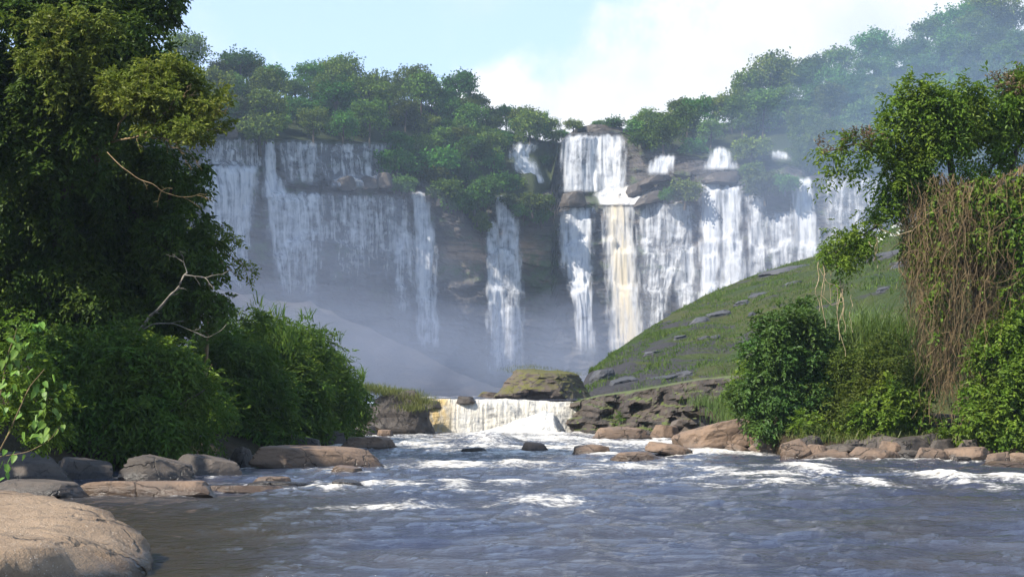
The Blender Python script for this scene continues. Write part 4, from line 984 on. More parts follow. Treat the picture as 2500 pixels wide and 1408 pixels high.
R('rock', 'wet black rock with water pouring over it', 800, 892, 1170, 1195, M['rock_dark'], 73, depth=.6, group=LG, soft=.2)
R('rock', 'dark flat-topped rock in white water left of the rapids', 832, 972, 1066, 1099, M['rock_tan'], 74, depth=.6, group=LG, soft=.06)
R('rock', 'dark boulder at the hedge end near the step', 858, 925, 1036, 1066, M['rock_dark'], 75, depth=.7, group=LG)
R('rock', 'small brown block right of the dark boulder at the hedge end', 918, 962, 1048, 1067, M['rock_tan'], 76, depth=.8, group=LG)
R('rock', 'black rock under the hedge beside a spill of white water', 780, 850, 1050, 1092, M['rock_dark'], 77, depth=.7, group=LG)
R('rock', 'shadowed rock under the middle of the hedge', 690, 790, 1060, 1100, M['rock_dark'], 78, depth=.7, group=LG)
R('rock', 'dark overhanging bank of rock left of the low waterfall', 868, 1066, 952, 1061, M['rock_dark'], 79, d=101.5, depth=.5, group=LG, soft=.1, strata=.15, rough=.14)
R('rock', 'dark knob on top of the overhanging bank', 972, 1030, 956, 985, M['rock_dark'], 80, d=103, depth=.7, group=LG)
R('rock', 'brown lip of rock at the left crest of the low waterfall', 1020, 1086, 972, 994, M['rock_dark'], 81, d=105.4, depth=.6, group=LG)
R('rock', 'small dark stone splitting the crest of the low waterfall', 1112, 1160, 966, 982, M['rock_dark'], 184, d=105.3, depth=.7, soft=.2, group=LG)
MG = 'rocks standing in the rapids'
R('rock', 'dark rock in mid-rapids right of the water dome', 1262, 1342, 1078, 1105, M['rock_tan'], 82, group=MG)
R('rock', 'flat dark rock left of the mid-rapids rock, nearly awash', 1118, 1200, 1092, 1110, M['rock_dark'], 83, group=MG)
R('rock', 'brown two-humped rock in the centre of the rapids', 1388, 1492, 1084, 1112, M['rock_tan'], 84, group=MG, planes=7)
R('rock', 'long low brown rock nearest in the rapids', 1488, 1612, 1103, 1125, M['rock_tan'], 85, group=MG, soft=.06)
R('rock', 'brown wedge-shaped rock behind the long low one', 1572, 1695, 1078, 1114, M['rock_tan'], 86, group=MG, planes=7, tilt=(0, .2))
R('boulder', 'great mossy boulder perched above the low waterfall', 1205, 1449, 897, 976, M['rock_moss'], 8, d=109, depth=.7, sink=.05, sub=5, planes=8, soft=.14, rough=.17, strata=.025, topn=(.10, -.12, 1))
R('rock', 'small mossy stone left of the great boulder', 1160, 1222, 955, 972, M['rock_moss'], 88, d=112, depth=.7)
RG = 'rocks along the right bank'
R('rock', 'big shelf-like rock with a black hollow beneath the round bush', 1640, 1880, 1022, 1100, M['rock_tan'], 89, depth=.6, group=RG, soft=.05, planes=8, rough=.12, strata=.10, tilt=(0, -.16))
R('rock', 'long tan ledge at the waterline right of the low waterfall', 1436, 1600, 1040, 1076, M['rock_tan'], 90, depth=.4, group=RG, soft=.06, strata=.06)
R('rock', 'tan block joining the long ledge and the shelf-like rock', 1585, 1668, 1036, 1074, M['rock_tan'], 91, depth=.6, group=RG)
R('rock', 'grey flat stone lying on the ledge above the tan block', 1628, 1704, 1018, 1042, M['rock_grey'], 92, d=92, depth=.6, group=RG, tilt=(0, -.1))
R('rock', 'brown slab leaning up toward the round bush', 1700, 1812, 994, 1040, M['rock_strata'], 93, d=86, depth=.6, group=RG, tilt=(0, -.3))
R('rock', 'dark slab under the grass left of the round bush', 1740, 1870, 1000, 1046, M['rock_strata'], 94, d=80, depth=.6, group=RG, tilt=(0, -.2))
for i, (lab, u0, u1, v0, v1, m, tl, sf) in enumerate([
        ('pale log-shaped stone tilting into the water below the round bush', 1780, 1834, 1082, 1108, 'rock_tan', .45, .2), ('tan block with a dark hollow right of the log-shaped stone', 1824, 1914, 1076, 1108, 'rock_tan', -.1, .05), ('upright rounded tan boulder at the waterline', 1904, 1970, 1070, 1124, 'rock_tan', -.35, .15),
        ('low wedge at the foot of the upright rounded boulder', 1908, 1956, 1110, 1125, 'rock_tan', 0, .1), ('flat tan stone right of the upright rounded boulder', 1964, 2022, 1084, 1112, 'rock_tan', 0, .08), ('long dark plate, lowest of the slanting plates', 1998, 2112, 1082, 1102, 'rock_grey', -.1, .05),
        ('grey plate lying above the lowest slanting plate', 2052, 2108, 1072, 1092, 'rock_grey', -.1, .05), ('long pale-edged plate slanting up to the right', 2082, 2190, 1064, 1096, 'rock_grey', -.2, .04), ('dark block under the end of the slanting plate', 2156, 2262, 1064, 1104, 'rock_dark', -.1, .06),
        ('dark slab partly under the dry vines', 2212, 2302, 1056, 1094, 'rock_dark', -.15, .06), ('low tan stone at the waterline below the lowest plate', 1968, 2078, 1102, 1126, 'rock_tan', -.08, .06), ('small tan stone wedged above the low waterline stone', 1994, 2044, 1096, 1112, 'rock_tan', -.2, .1),
        ('wide smooth tan rock in the middle of the right waterline', 2070, 2192, 1090, 1126, 'rock_tan', .08, .1), ('dark gap stone right of the wide smooth rock', 2178, 2246, 1098, 1122, 'rock_grey', -.1, .08), ('yellowish rounded boulder below the dry vines', 2236, 2312, 1092, 1128, 'rock_tan', .1, .2),
        ('sloping tan rock between yellowish boulder and leafy bush', 2302, 2404, 1090, 1127, 'rock_tan', -.15, .1), ('cracked brown stone under the leafy bush', 2416, 2470, 1102, 1134, 'rock_tan', 0, .06), ('flat awash slab at the right frame edge', 2410, 2540, 1126, 1142, 'rock_tan', 0, .08), ('brown stone beside the frame edge above the awash slab', 2462, 2530, 1104, 1132, 'rock_tan', .1, .1), ('grey angular stone behind the tan block with hollow', 1850, 1902, 1064, 1092, 'rock_grey', .1, .04), ('dark stone half buried behind the upright rounded boulder', 1950, 2004, 1062, 1094, 'rock_dark', -.1, .04), ('thin grey plate propped on the pale-edged plate', 2110, 2170, 1056, 1078, 'rock_grey', -.22, .03), ('brown angular stone behind the wide smooth rock', 2150, 2206, 1076, 1104, 'rock_tan', .15, .04), ('dark stone behind the yellowish boulder', 2268, 2330, 1070, 1104, 'rock_dark', -.1, .05), ('grey stone behind the sloping tan rock', 2340, 2398, 1072, 1104, 'rock_grey', .1, .05), ('small flat stone in front of the wide smooth rock', 2096, 2140, 1112, 1129, 'rock_tan', 0, .04), ('small dark stone in front of the sloping tan rock', 2326, 2372, 1114, 1131, 'rock_grey', 0, .04), ('small wedge between low waterline stone and wide smooth rock', 2056, 2092, 1104, 1125, 'rock_grey', .2, .04)]):
    w_ = (u1 - u0) * .10; u0 -= w_; u1 += w_
    R('rock', lab, u0, u1, v0, v1, M[m], 400 + i, d=(wd(v1) if v1 > 1118 else itp(v1, [(1066, 59.), (1084, 57.5), (1097, 56.4), (1112, 55.3), (1120, 54.4)])) if u0 > 1930 else wd(max(v1, 1108)), depth=.55, group=RG, sub=4, soft=sf, rough=.09, planes=8, tilt=(0, tl))

build_river()

# ------------------------------------------------------------------ near vegetation, left bank
def plant(name, label, cat, foot, parts, group=None):
    """parts: list of callables that receive the root; geometry is world-placed, root at the foot"""
    root = thing(name, label, cat, tuple(foot), group)
    for p_ in parts:
        o = p_()
        for k in (o if isinstance(o, list) else [o]):
            k.parent = root; k.location = Vector(k.location) - root.location
    return root
def T_(name, px_paths, m, sides=6):
    """tubes through photo points (u, v, d) with end radii in metres"""
    def f():
        ps = []
        for i, (pts, r0, r1, wob) in enumerate(px_paths):
            q = smooth_path([at(*p) for p in pts], max(10, 5 * len(pts)), wob, i * 3.7); ps.append((q, np.linspace(r0, r1, len(q))))
        return tubes(name, ps, m, sides=sides)
    return f
def B_(name, px_paths, m, n=6, L_=.8, seed=0):
    """bare limb: tapering, kinked tubes with forking side twigs"""
    def f():
        r_ = np.random.RandomState(seed); ps = []
        for i, (pts, r0, r1, wob) in enumerate(px_paths):
            q = smooth_path([at(*p) for p in pts], max(14, 6 * len(pts)), wob * 2.2, i * 3.7 + seed); k = len(q); ps.append((q, np.linspace(r0, r1, k) * (1 + .15 * r_.normal(size=k))))
            for j in range(n):
                a = r_.randint(k // 4, k); d = unit(unit(q[min(a + 1, k - 1)] - q[max(a - 1, 0)]) * .8 + r_.normal(size=3) * np.array([.6, .4, .7]) + np.array([.15, 0, .1]))
                ln = L_ * (.35 + .8 * r_.rand()); t = np.linspace(0, 1, 7)[:, None]
                tw = q[a] + d * ln * t + np.array([0, 0, -.18]) * ln * t ** 2 + .05 * ln * np.cumsum(r_.normal(size=(7, 3)), 0) * .5; ps.append((tw, np.linspace(min(.016, r0 * .5), .004, 7)))
                for _ in range(2):
                    b = r_.randint(2, 6); d2 = unit(d + r_.normal(size=3) * .6); ps.append((tw[b] + d2 * ln * .4 * np.linspace(0, 1, 4)[:, None], np.linspace(.007, .003, 4)))
        return tubes(name, ps, m, sides=5)
    return f
def C_(name, lobes, twigs, per, ln, m, seed, **kw):
    return lambda: twig_foliage(name, px(lobes), twigs, per, ln, M[m], seed, **kw)
LV = 'trees and shrubs on the left bank'
def olive_lobes():
    r_ = np.random.RandomState(40); o = []
    for i in range(64):
        a = r_.rand() * 6.3; r = math.sqrt(r_.rand())
        u = 405 + 150 * r * math.cos(a); v = 240 + 92 * r * math.sin(a) + (u - 405) * .16
        o.append((u, v, 47.6 + .9 * r_.normal(), 13 + 17 * r_.rand(), .75))
    return o
plant('forest_tree', 'huge dark rainforest tree filling the upper left corner', 'tree', at(120, 1085, 50), [
    T_('trunk', [([(120, 1085, 54.6), (128, 760, 54.6), (140, 560, 54.2), (170, 380, 52.5), (200, 200, 52.5), (220, 60, 52.5)], .30, .12, .3), ([(150, 480, 52.5), (260, 350, 52), (360, 200, 52)], .15, .05, .3), ([(160, 420, 52.5), (60, 300, 52), (-40, 180, 52)], .15, .05, .3), ([(200, 220, 52.5), (280, 120, 52), (340, 60, 52)], .12, .04, .2)], M['bark_dark'], 8),
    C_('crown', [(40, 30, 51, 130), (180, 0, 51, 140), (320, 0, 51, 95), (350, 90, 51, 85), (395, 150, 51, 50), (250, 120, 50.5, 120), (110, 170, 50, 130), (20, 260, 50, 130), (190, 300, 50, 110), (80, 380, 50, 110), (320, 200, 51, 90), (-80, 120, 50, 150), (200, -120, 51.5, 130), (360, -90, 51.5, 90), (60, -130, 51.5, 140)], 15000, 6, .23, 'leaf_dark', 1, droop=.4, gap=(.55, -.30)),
    C_('sun_tinted_sprays', [(120, 80, 48, 44), (60, 125, 48, 34), (255, 60, 48, 34), (200, 130, 48, 56), (130, 160, 48, 48), (250, 200, 48.3, 40), (30, 60, 48, 34), (190, 60, 48, 34), (170, 220, 48, 40), (300, 130, 48.5, 30)], 1500, 6, .18, 'leaf_olive', 31, droop=.35, gap=(.8, -.05), shell=.5)], LV)  # leaf colour paler than the crown imitates sun on these sprays
plant('forest_tree', 'sunlit olive-leaved tree reaching toward the falls on pale branches', 'tree', at(260, 1085, 53), [
    B_('trunk', [([(260, 1085, 57), (240, 800, 57), (225, 560, 56.5), (230, 430, 55), (275, 345, 50)], .20, .09, .25), ([(272, 347, 49), (345, 332, 47.4), (385, 312, 47), (430, 305, 47), (500, 308, 47), (540, 318, 47)], .045, .012, .1), ([(345, 332, 47), (400, 340, 46.8), (450, 350, 46.8), (510, 352, 47)], .028, .008, .15), ([(385, 312, 47), (400, 280, 47), (430, 240, 47), (470, 205, 47)], .028, .008, .15), ([(275, 345, 49), (300, 290, 48), (340, 240, 47.4), (370, 180, 47.4)], .04, .012, .15), ([(450, 306, 47), (490, 290, 47), (540, 275, 47)], .02, .006, .15), ([(400, 340, 46.8), (430, 362, 46.8), (470, 366, 46.8)], .016, .005, .15)], M['twig'], 6, .7, 2),
    lambda: twig_foliage('crown', px(olive_lobes()), 2600, 6, .17, M['leaf_olive'], 2, droop=.15, clump=0, shell=.5)], LV)
plant('forest_tree', 'dark vine-wrapped tree wall between the big left trees and falls', 'tree', at(400, 1085, 57), [
    T_('trunk', [([(400, 1085, 57), (395, 760, 56), (410, 560, 55), (430, 430, 54)], .3, .12, .3), ([(405, 620, 55), (330, 520, 55), (290, 430, 55)], .14, .05, .3)], M['bark_dark'], 7),
    C_('crown', [(60, 480, 54, 120), (200, 470, 54, 120), (330, 450, 54, 100), (425, 430, 53.5, 72), (462, 500, 53.5, 48), (430, 580, 54, 85), (300, 570, 55, 120), (140, 600, 55, 130), (20, 650, 54, 120), (480, 610, 53.5, 42), (470, 690, 54, 80), (515, 735, 54, 48), (340, 700, 55, 120), (180, 740, 55, 130), (50, 800, 55, 120), (430, 780, 55, 100), (300, 830, 55, 110), (-60, 420, 56, 140), (20, 540, 57, 140), (-40, 700, 57, 150), (120, 420, 57, 120), (450, 460, 56, 60), (490, 560, 55.5, 30), (500, 640, 55.5, 44), (330, 385, 54, 60), (400, 395, 53.5, 55), (455, 400, 53.5, 45), (490, 440, 53.5, 30)], 19500, 6, .22, 'leaf_dark', 3, droop=.7, shell=.4),
    C_('inner_foliage', [(60, 480, 59, 130), (200, 480, 59, 120), (320, 470, 59, 100), (400, 470, 58.5, 60), (300, 600, 59, 120), (150, 620, 59, 130), (400, 600, 58.5, 70), (20, 680, 59, 120), (340, 720, 59, 110), (180, 760, 59, 130), (440, 720, 58.5, 70), (60, 350, 59, 110), (200, 330, 59, 100), (300, 360, 59, 70), (-60, 560, 59, 130)], 3600, 5, .42, 'leaf_dark', 33, droop=.5, wr=.6, shell=.5, clump=0),
    ], LV)
plant('bare_branch', 'pale dead branch forking over the shrubs before the dark trees', 'branch', at(320, 850, 48), [
    B_('branch', [([(310, 850, 48), (365, 775, 47.5), (410, 735, 47), (440, 690, 47), (457, 667, 47)], .06, .03, .08), ([(452, 672, 47), (500, 676, 47), (545, 670, 47)], .03, .010, .05), ([(330, 815, 47.8), (370, 792, 47.2), (430, 788, 47), (470, 808, 46.8), (510, 824, 46.8), (545, 805, 46.8), (556, 785, 46.8)], .024, .008, .06), ([(457, 667, 47), (450, 640, 47), (420, 620, 47)], .02, .006, .05)], M['bark_pale'], 3, .5, 4)], LV)
plant('hanging_branch', 'thin leafless branch hanging in the dark under the olive tree', 'branch', at(262, 372, 47.5), [
    B_('branch', [([(262, 372, 47.5), (300, 412, 47), (335, 436, 47), (375, 448, 46.8), (400, 470, 46.8), (440, 482, 46.8), (490, 474, 46.8)], .022, .007, .05)], M['twig'], 6, .6, 9)], LV)
plant('slender_tree', 'sparse twiggy tree with few leaves leaning out over the mist', 'tree', at(500, 1060, 58), [
    T_('trunk', [([(500, 1060, 58), (505, 820, 56.5), (500, 660, 55.5), (515, 590, 55), (540, 560, 55)], .12, .03, .2), ([(505, 640, 55.4), (560, 620, 55), (600, 655, 55), (640, 680, 55)], .03, .008, .1), ([(515, 590, 55), (555, 600, 55), (590, 640, 55), (605, 680, 55)], .025, .008, .1), ([(540, 640, 55), (575, 670, 55), (625, 690, 55)], .02, .006, .1)], M['twig'], 5),
    C_('crown', [(545, 575, 55, 30), (515, 560, 55, 25), (575, 600, 55, 22), (560, 640, 55, 26), (600, 660, 55, 20), (530, 600, 55, 25)], 150, 6, .16, 'leaf_olive', 4, droop=.5)], LV)
plant('shrub', 'feathery dark green shrub spreading low over the left bank rocks', 'shrub', at(300, 1100, 47), [
    T_('stem', [([(300, 1105, 47), (320, 1000, 46), (360, 900, 46)], .06, .02, .1), ([(300, 1105, 47), (250, 980, 46), (200, 900, 46)], .06, .02, .1), ([(300, 1105, 47), (420, 1000, 46), (500, 950, 46)], .05, .02, .1)], M['bark_dark'], 5),
    C_('crown', [(180, 900, 46, 90), (300, 920, 45.5, 95), (400, 900, 46.5, 70), (450, 960, 47, 70), (350, 1000, 45.5, 90), (220, 1010, 45.5, 80), (480, 1040, 48, 60), (260, 1070, 45, 45, .7), (400, 1060, 46.5, 50, .8), (140, 1030, 46, 60)], 4300, 7, .22, 'leaf_hedge', 5, droop=.55, wr=.34, spread=1.2, clump=.48, shell=.5)], LV)
plant('shrub', 'upper shrub with pale new leaves behind the feathery one', 'shrub', at(380, 1090, 52), [
    T_('stem', [([(380, 1090, 52), (370, 950, 51), (400, 860, 50)], .06, .02, .1), ([(380, 1090, 52), (480, 960, 51), (520, 890, 51)], .05, .02, .1)], M['bark_dark'], 5),
    C_('crown', [(400, 890, 49.5, 48), (470, 920, 50, 46), (520, 980, 51, 44), (540, 1030, 52, 38), (350, 870, 49.5, 45)], 1900, 6, .17, 'leaf_bright', 6, droop=.3, gap=(.8, -.05))], LV)
plant('hedge', 'dense rounded mass of green undergrowth ending beside the low waterfall', 'hedge', at(720, 1090, 80), [
    T_('stem', [([(620, 1095, 66), (620, 980, 66), (610, 880, 66)], .1, .03, .1), ([(720, 1090, 78), (720, 980, 77), (730, 900, 77)], .1, .03, .1), ([(820, 1075, 88), (815, 1000, 87), (820, 940, 87)], .1, .03, .1)], M['bark_dark'], 5),
    C_('crown', [(590, 845, 65, 75), (660, 860, 70, 75), (730, 880, 75, 75), (790, 910, 80, 66), (830, 960, 85, 52), (600, 940, 64, 95), (690, 960, 70, 95), (780, 990, 79, 80), (840, 1020, 86, 45), (620, 1030, 63, 75), (710, 1050, 70, 70), (790, 1060, 80, 50), (560, 880, 62, 80), (520, 960, 62, 80)], 8500, 7, .32, 'leaf_hedge', 7, droop=.5, wr=.34, spread=1.1, clump=.46, shell=.45),
    lambda: blades('grass_tops', np.concatenate([lobe_points(px([(620, 830, 67, 80), (700, 850, 73, 75), (780, 885, 79, 68), (830, 930, 84, 55)]), 1300, np.random.RandomState(4), .12, None, 2, .9)[0]]), .75, .05, M['leaf_hedge'], 8, .9)], LV)
def heart_shrub():
    V = np.array([[0, 0, 0], [.16, -.06, .02], [.30, .10, .03], [.27, .42, .02], [.14, .72, .0], [0, 1.0, -.06], [-.14, .72, 0], [-.27, .42, .02], [-.30, .10, .03], [-.16, -.06, .02], [0, .35, -.05]])
    Fc = np.array([[10, i, i + 1 if i < 9 else 0] for i in range(0, 10)])
    me = make_mesh('leaf', V, Fc, smooth=True, fattrs={'tint': np.linspace(.2, .9, 10)}); me.materials.append(M['leaf_heart'])
    root = thing('broadleaf_shrub', 'shrub with big bright heart-shaped leaves at the left frame edge', 'shrub', tuple(at(-20, 1180, 36)), LV)
    stems = [([(-40, 1180, 36), (20, 1060, 35.5), (60, 960, 35.5), (110, 900, 35.5)], .03, .008, .06), ([(-40, 1120, 36), (60, 1105, 35.5), (110, 1085, 35.3), (150, 1040, 35.2)], .015, .006, .04), ([(-30, 1100, 36), (0, 960, 36), (20, 860, 36), (40, 800, 36)], .03, .008, .06), ([(-30, 1170, 36), (-5, 1120, 35.8), (20, 1100, 35.6)], .015, .006, .03)]
    o = T_('stem', stems, M['twig'], 5)(); o.parent = root; o.location = -root.location
    r_ = np.random.RandomState(12)
    cl = [(20, 870, 36, 45, 16), (55, 850, 36, 35, 10), (115, 1010, 35.3, 38, 16), (90, 1050, 35.3, 34, 12), (20, 1125, 35.7, 28, 12), (130, 930, 36, 40, 8), (60, 960, 36, 45, 9), (0, 980, 36, 40, 8), (80, 790, 37, 30, 7), (10, 930, 36, 35, 6)]
    for (u, v, d, r, n) in cl:
        for i in range(n):
            p = at(u + r_.normal() * r * .6, v + r_.normal() * r * .6, d + r_.normal() * .2)
            l = obj('leaf', me, None, root); l.location = Vector(p) - root.location
            s = .17 + .13 * r_.rand(); l.scale = (s, s, s)
            l.rotation_euler = (math.radians(-60 + r_.normal() * 22), r_.normal() * .35, math.radians(180 + r_.normal() * 55))
    o = twig_foliage('foliage', px([(40, 880, 37, 70), (90, 960, 37, 70), (20, 1000, 37, 70), (110, 1050, 37, 50), (70, 800, 38, 45)]), 1100, 5, .13, M['leaf_bright'], 21, droop=.4); o.parent = root; o.location = -root.location
heart_shrub()
# the forest goes on beyond the left edge of the view; these two trees shade the bank
for (lab, x, y, H, s) in [('forest tree outside the frame shading the left bank', -25, 38, 0, .8)]:
    far_tree('forest_tree', lab, (x, y, 2.5), VAR[1], (s, s, s * 1.05), x * .3, group=LV)

# ------------------------------------------------------------------ near vegetation, right bank
RV = 'trees and shrubs on the right bank'
def vine_curtain():
    r_ = np.random.RandomState(31); ps = []
    top = [(2180, 520), (2225, 440), (2300, 420), (2400, 440), (2500, 400), (2700, 400)]
    for i in range(2300):
        u0 = 2205 + 470 * r_.rand() ** 1.25; v0 = itp(u0, top) + 420 * r_.rand() ** 2.2
        v1 = v0 + (60 + 330 * r_.rand()); v1 = min(v1, itp(u0, [(2200, 640), (2250, 880), (2290, 1050), (2400, 1020), (2700, 900)]) + 40 * r_.normal())
        if v1 < v0 + 30: continue
        d = 59.0 + 1.1 * r_.normal() - 1.0 * math.sin((u0 - 2200) / 90.) + .8 * perlin(u0 / 30., v0 / 120.)
        k = 12; t = np.linspace(0, 1, k); w_ = (v1 - v0) / 60.
        pull = -45 * (t ** 1.5) * r_.rand() * (1 if u0 > 2300 else -.3) + 34 * r_.normal() * t * (1 if u0 > 2260 else .3)
        amp = 18 + 46 * r_.rand() ** 2
        uu = u0 + pull + amp * perlin(t * w_ + i * .71, i * .37) + 4 * perlin(t * w_ * 4 + i, i * .77); vv = v0 + (v1 - v0) * t
        dd = d + .7 * perlin(t * 2.5 + i, i * .91)
        q = np.stack([(uu - CX) * dd / F, dd, CZ - (vv - VH) * dd / F], -1)
        ps.append((q, (.006 + .012 * r_.rand() ** 3 + (.022 if i % 40 == 0 else 0)) * np.linspace(1, .6, k)))
    for i in range(950):                                       # loose arching runners
        u0 = 2250 + 390 * r_.rand(); v0 = 450 + 470 * r_.rand(); L_ = 40 + 110 * r_.rand(); a = r_.normal() * .9 + (math.pi if r_.rand() < .5 else 0)
        t = np.linspace(0, 1, 10); uu = u0 + L_ * math.cos(a) * t; vv = v0 + L_ * .8 * math.sin(a) * t + 40 * t * t - 14 * np.sin(t * 6 + i); dd = 57.9 + .7 * r_.normal() + .5 * perlin(t * 3, i * .7)
        if vv.max() > 1000 or (uu.min() < 2275 and vv.max() > 800): continue
        ps.append((np.stack([(uu - CX) * dd / F, dd, CZ - (vv - VH) * dd / F], -1), np.linspace(.006 + .012 * r_.rand() ** 2, .005, 10)))
    V, Fc = tube_arrays(ps, 3)
    o = obj('dry_vines', make_mesh('dry_vines', V, Fc), M['twig']); o['kind'] = 'stuff'; o['label'] = 'curtain of dry brown hanging vines'
    return o
def hang(u, v0, v1, d, r, seed, sway=10):
    t = np.linspace(0, 1, 12); uu = u + sway * perlin(t * 2.6, seed * 1.7) * 1.5; vv = v0 + (v1 - v0) * t; dd = d + .2 * perlin(t * 3, seed)
    return (np.stack([(uu - CX) * dd / F, dd + 0 * t, CZ - (vv - VH) * dd / F], -1), np.linspace(r, r * .6, 12))
def hanging():
    r_ = np.random.RandomState(8)
    ps = [hang(u, v0, v1, 56.5, r, i) for i, (u, v0, v1, r) in enumerate([(1998, 640, 760, .018), (2006, 640, 800, .02), (2016, 650, 690, .014), (2048, 680, 830, .02), (2062, 690, 810, .018), (2042, 640, 760, .016), (2122, 590, 650, .016), (2138, 580, 655, .016), (2140, 590, 640, .012), (2054, 700, 870, .016), (2078, 720, 812, .014), (2010, 640, 720, .012), (2030, 640, 740, .012)])]
    ps += [([at(2000, 655, 56.5), at(2020, 690, 56.4), at(2050, 700, 56.4), at(2080, 690, 56.5)], [.012] * 4), ([at(2005, 720, 56.5), at(2030, 745, 56.4), at(2060, 735, 56.4)], [.012] * 3), ([at(2150, 560, 57), at(2190, 575, 57), at(2230, 562, 57)], [.02] * 3)]
    return tubes('hanging_vine', ps, M['twig_pale'], sides=4)
plant('vine_tree', 'vine-draped tree with bright crown leaning over the right bank', 'tree', at(2420, 1060, 61), [
    T_('trunk', [([(2420, 1060, 61), (2400, 800, 61), (2370, 600, 60.5), (2330, 480, 60), (2320, 380, 59.5), (2300, 280, 59)], .32, .12, .2), ([(2390, 700, 60.5), (2450, 520, 60.5), (2480, 380, 60), (2500, 280, 60)], .2, .08, .2), ([(2350, 520, 60), (2260, 450, 59), (2190, 400, 58.5), (2100, 350, 57.5), (2010, 370, 57)], .13, .02, .15), ([(2330, 470, 60), (2240, 480, 59), (2170, 530, 58), (2090, 585, 57), (2040, 615, 56.6)], .10, .025, .15), ([(2320, 380, 59.5), (2250, 300, 58.5), (2220, 220, 58.5)], .08, .02, .1), ([(2340, 500, 60), (2420, 420, 61), (2440, 340, 61)], .10, .04, .1)], M['bark_dark'], 7),
    C_('crown', [(2235, 240, 58, 36), (2200, 280, 58, 36), (2170, 300, 58, 30), (2280, 285, 58.5, 56), (2345, 270, 59, 52), (2420, 252, 59.5, 50), (2490, 250, 60, 56), (2570, 240, 60, 80), (2310, 345, 58.5, 64), (2225, 350, 58, 50), (2150, 345, 57.6, 32), (2100, 358, 57.2, 38), (2065, 365, 57, 30), (2400, 325, 60, 54), (2480, 315, 60.5, 52), (2180, 430, 58, 40), (2260, 410, 58.5, 46), (2013, 385, 56.6, 28, 1.3), (2014, 425, 56.6, 13, 1.7), (2085, 405, 57, 14, 1.6), (2125, 410, 57.2, 14, 1.6), (2325, 222, 59, 20), (2270, 212, 58.5, 18), (2225, 205, 58.5, 14), (2380, 215, 59.5, 20), (2500, 165, 60, 16), (2440, 400, 60.5, 36), (2340, 420, 59, 34), (2500, 400, 60.5, 40)], 6800, 8, .21, 'leaf_bright', 9, droop=.55, gap=(.75, -.1), spread=1.15, wr=.45, clump=.45),
    C_('seed_heads', [(2075, 352, 56.8, 20), (2105, 345, 57, 18), (2120, 335, 57, 14), (2470, 205, 59, 24), (2012, 362, 56.4, 12), (2430, 200, 59, 16)], 150, 6, .13, 'leaf_dry', 29, droop=-.3, wr=.5),
    C_('leafy_limb', [(2195, 480, 58.5, 36), (2165, 520, 58, 32), (2130, 555, 57.5, 26), (2085, 590, 57, 40), (2050, 615, 56.6, 38), (2110, 610, 57, 26), (2060, 665, 56.6, 20), (2055, 700, 56.6, 14, 1.5), (2135, 500, 58, 18), (2240, 450, 58.5, 40)], 950, 7, .16, 'leaf_bright', 10, droop=.5, wr=.5),
    vine_curtain, hanging,
    C_('dead_leaves', [(2260, 500, 60.2, 60), (2330, 520, 60, 70), (2420, 520, 60, 80), (2500, 560, 60, 80), (2300, 620, 60, 60), (2380, 640, 60, 80), (2470, 680, 60, 80), (2320, 760, 60, 60), (2400, 780, 60, 70), (2480, 800, 60, 70), (2320, 880, 60, 50), (2330, 970, 60, 45), (2560, 640, 60, 90)], 3000, 5, .13, 'leaf_dry', 19, droop=1.2, wr=.35),
    C_('green_creeper', [(2310, 590, 57.4, 20, 2.2), (2290, 660, 57.3, 26, 1.6), (2265, 650, 57.5, 24), (2320, 640, 57.3, 16, 2), (2285, 740, 57.3, 22, 2.4), (2280, 800, 57.3, 14, 1.8), (2230, 590, 58, 24), (2240, 640, 58, 20), (2390, 580, 57.2, 34), (2410, 545, 57.2, 22), (2440, 500, 57.4, 40), (2490, 560, 57.4, 45), (2520, 480, 57.5, 60), (2350, 690, 57.2, 12), (2460, 620, 57.4, 18), (2340, 560, 57.2, 18), (2270, 540, 57.6, 26), (2360, 500, 57.4, 24), (2420, 680, 57.2, 20), (2500, 660, 57.2, 30), (2320, 480, 57.6, 34), (2400, 470, 57.6, 34), (2470, 720, 57.2, 26), (2250, 560, 57.8, 22), (2330, 840, 57.2, 14), (2420, 600, 57, 22)], 1150, 6, .20, 'leaf_bright', 11, droop=.8, wr=.7)], RV)
plant('round_bush', 'dome-shaped dark green bush standing alone above the shelf-like rock', 'bush', at(1930, 1060, 64), [
    T_('stem', [([(1920, 1080, 64), (1915, 980, 63.5), (1900, 880, 63.5)], .14, .04, .1), ([(1930, 1080, 64), (1950, 960, 63.5), (1990, 860, 63.5)], .12, .04, .1), ([(1925, 1080, 64), (1930, 940, 63.5), (1935, 800, 63.5)], .12, .04, .1)], M['bark_dark'], 6),
    C_('crown', [(1925, 780, 62.5, 56), (1880, 830, 62, 56), (1975, 825, 62.5, 60), (1930, 850, 61.5, 75), (1860, 900, 62, 62), (1995, 890, 62.5, 62), (1920, 920, 61.3, 80), (1850, 965, 62, 56), (1990, 960, 62.5, 58), (1910, 1000, 61.6, 66), (2020, 870, 63, 42), (1870, 1020, 62, 40), (1960, 1020, 62.5, 44), (1840, 1000, 62.5, 34)], 4300, 7, .19, 'leaf_bush', 12, droop=.35, wr=.5, top=.1)], RV)
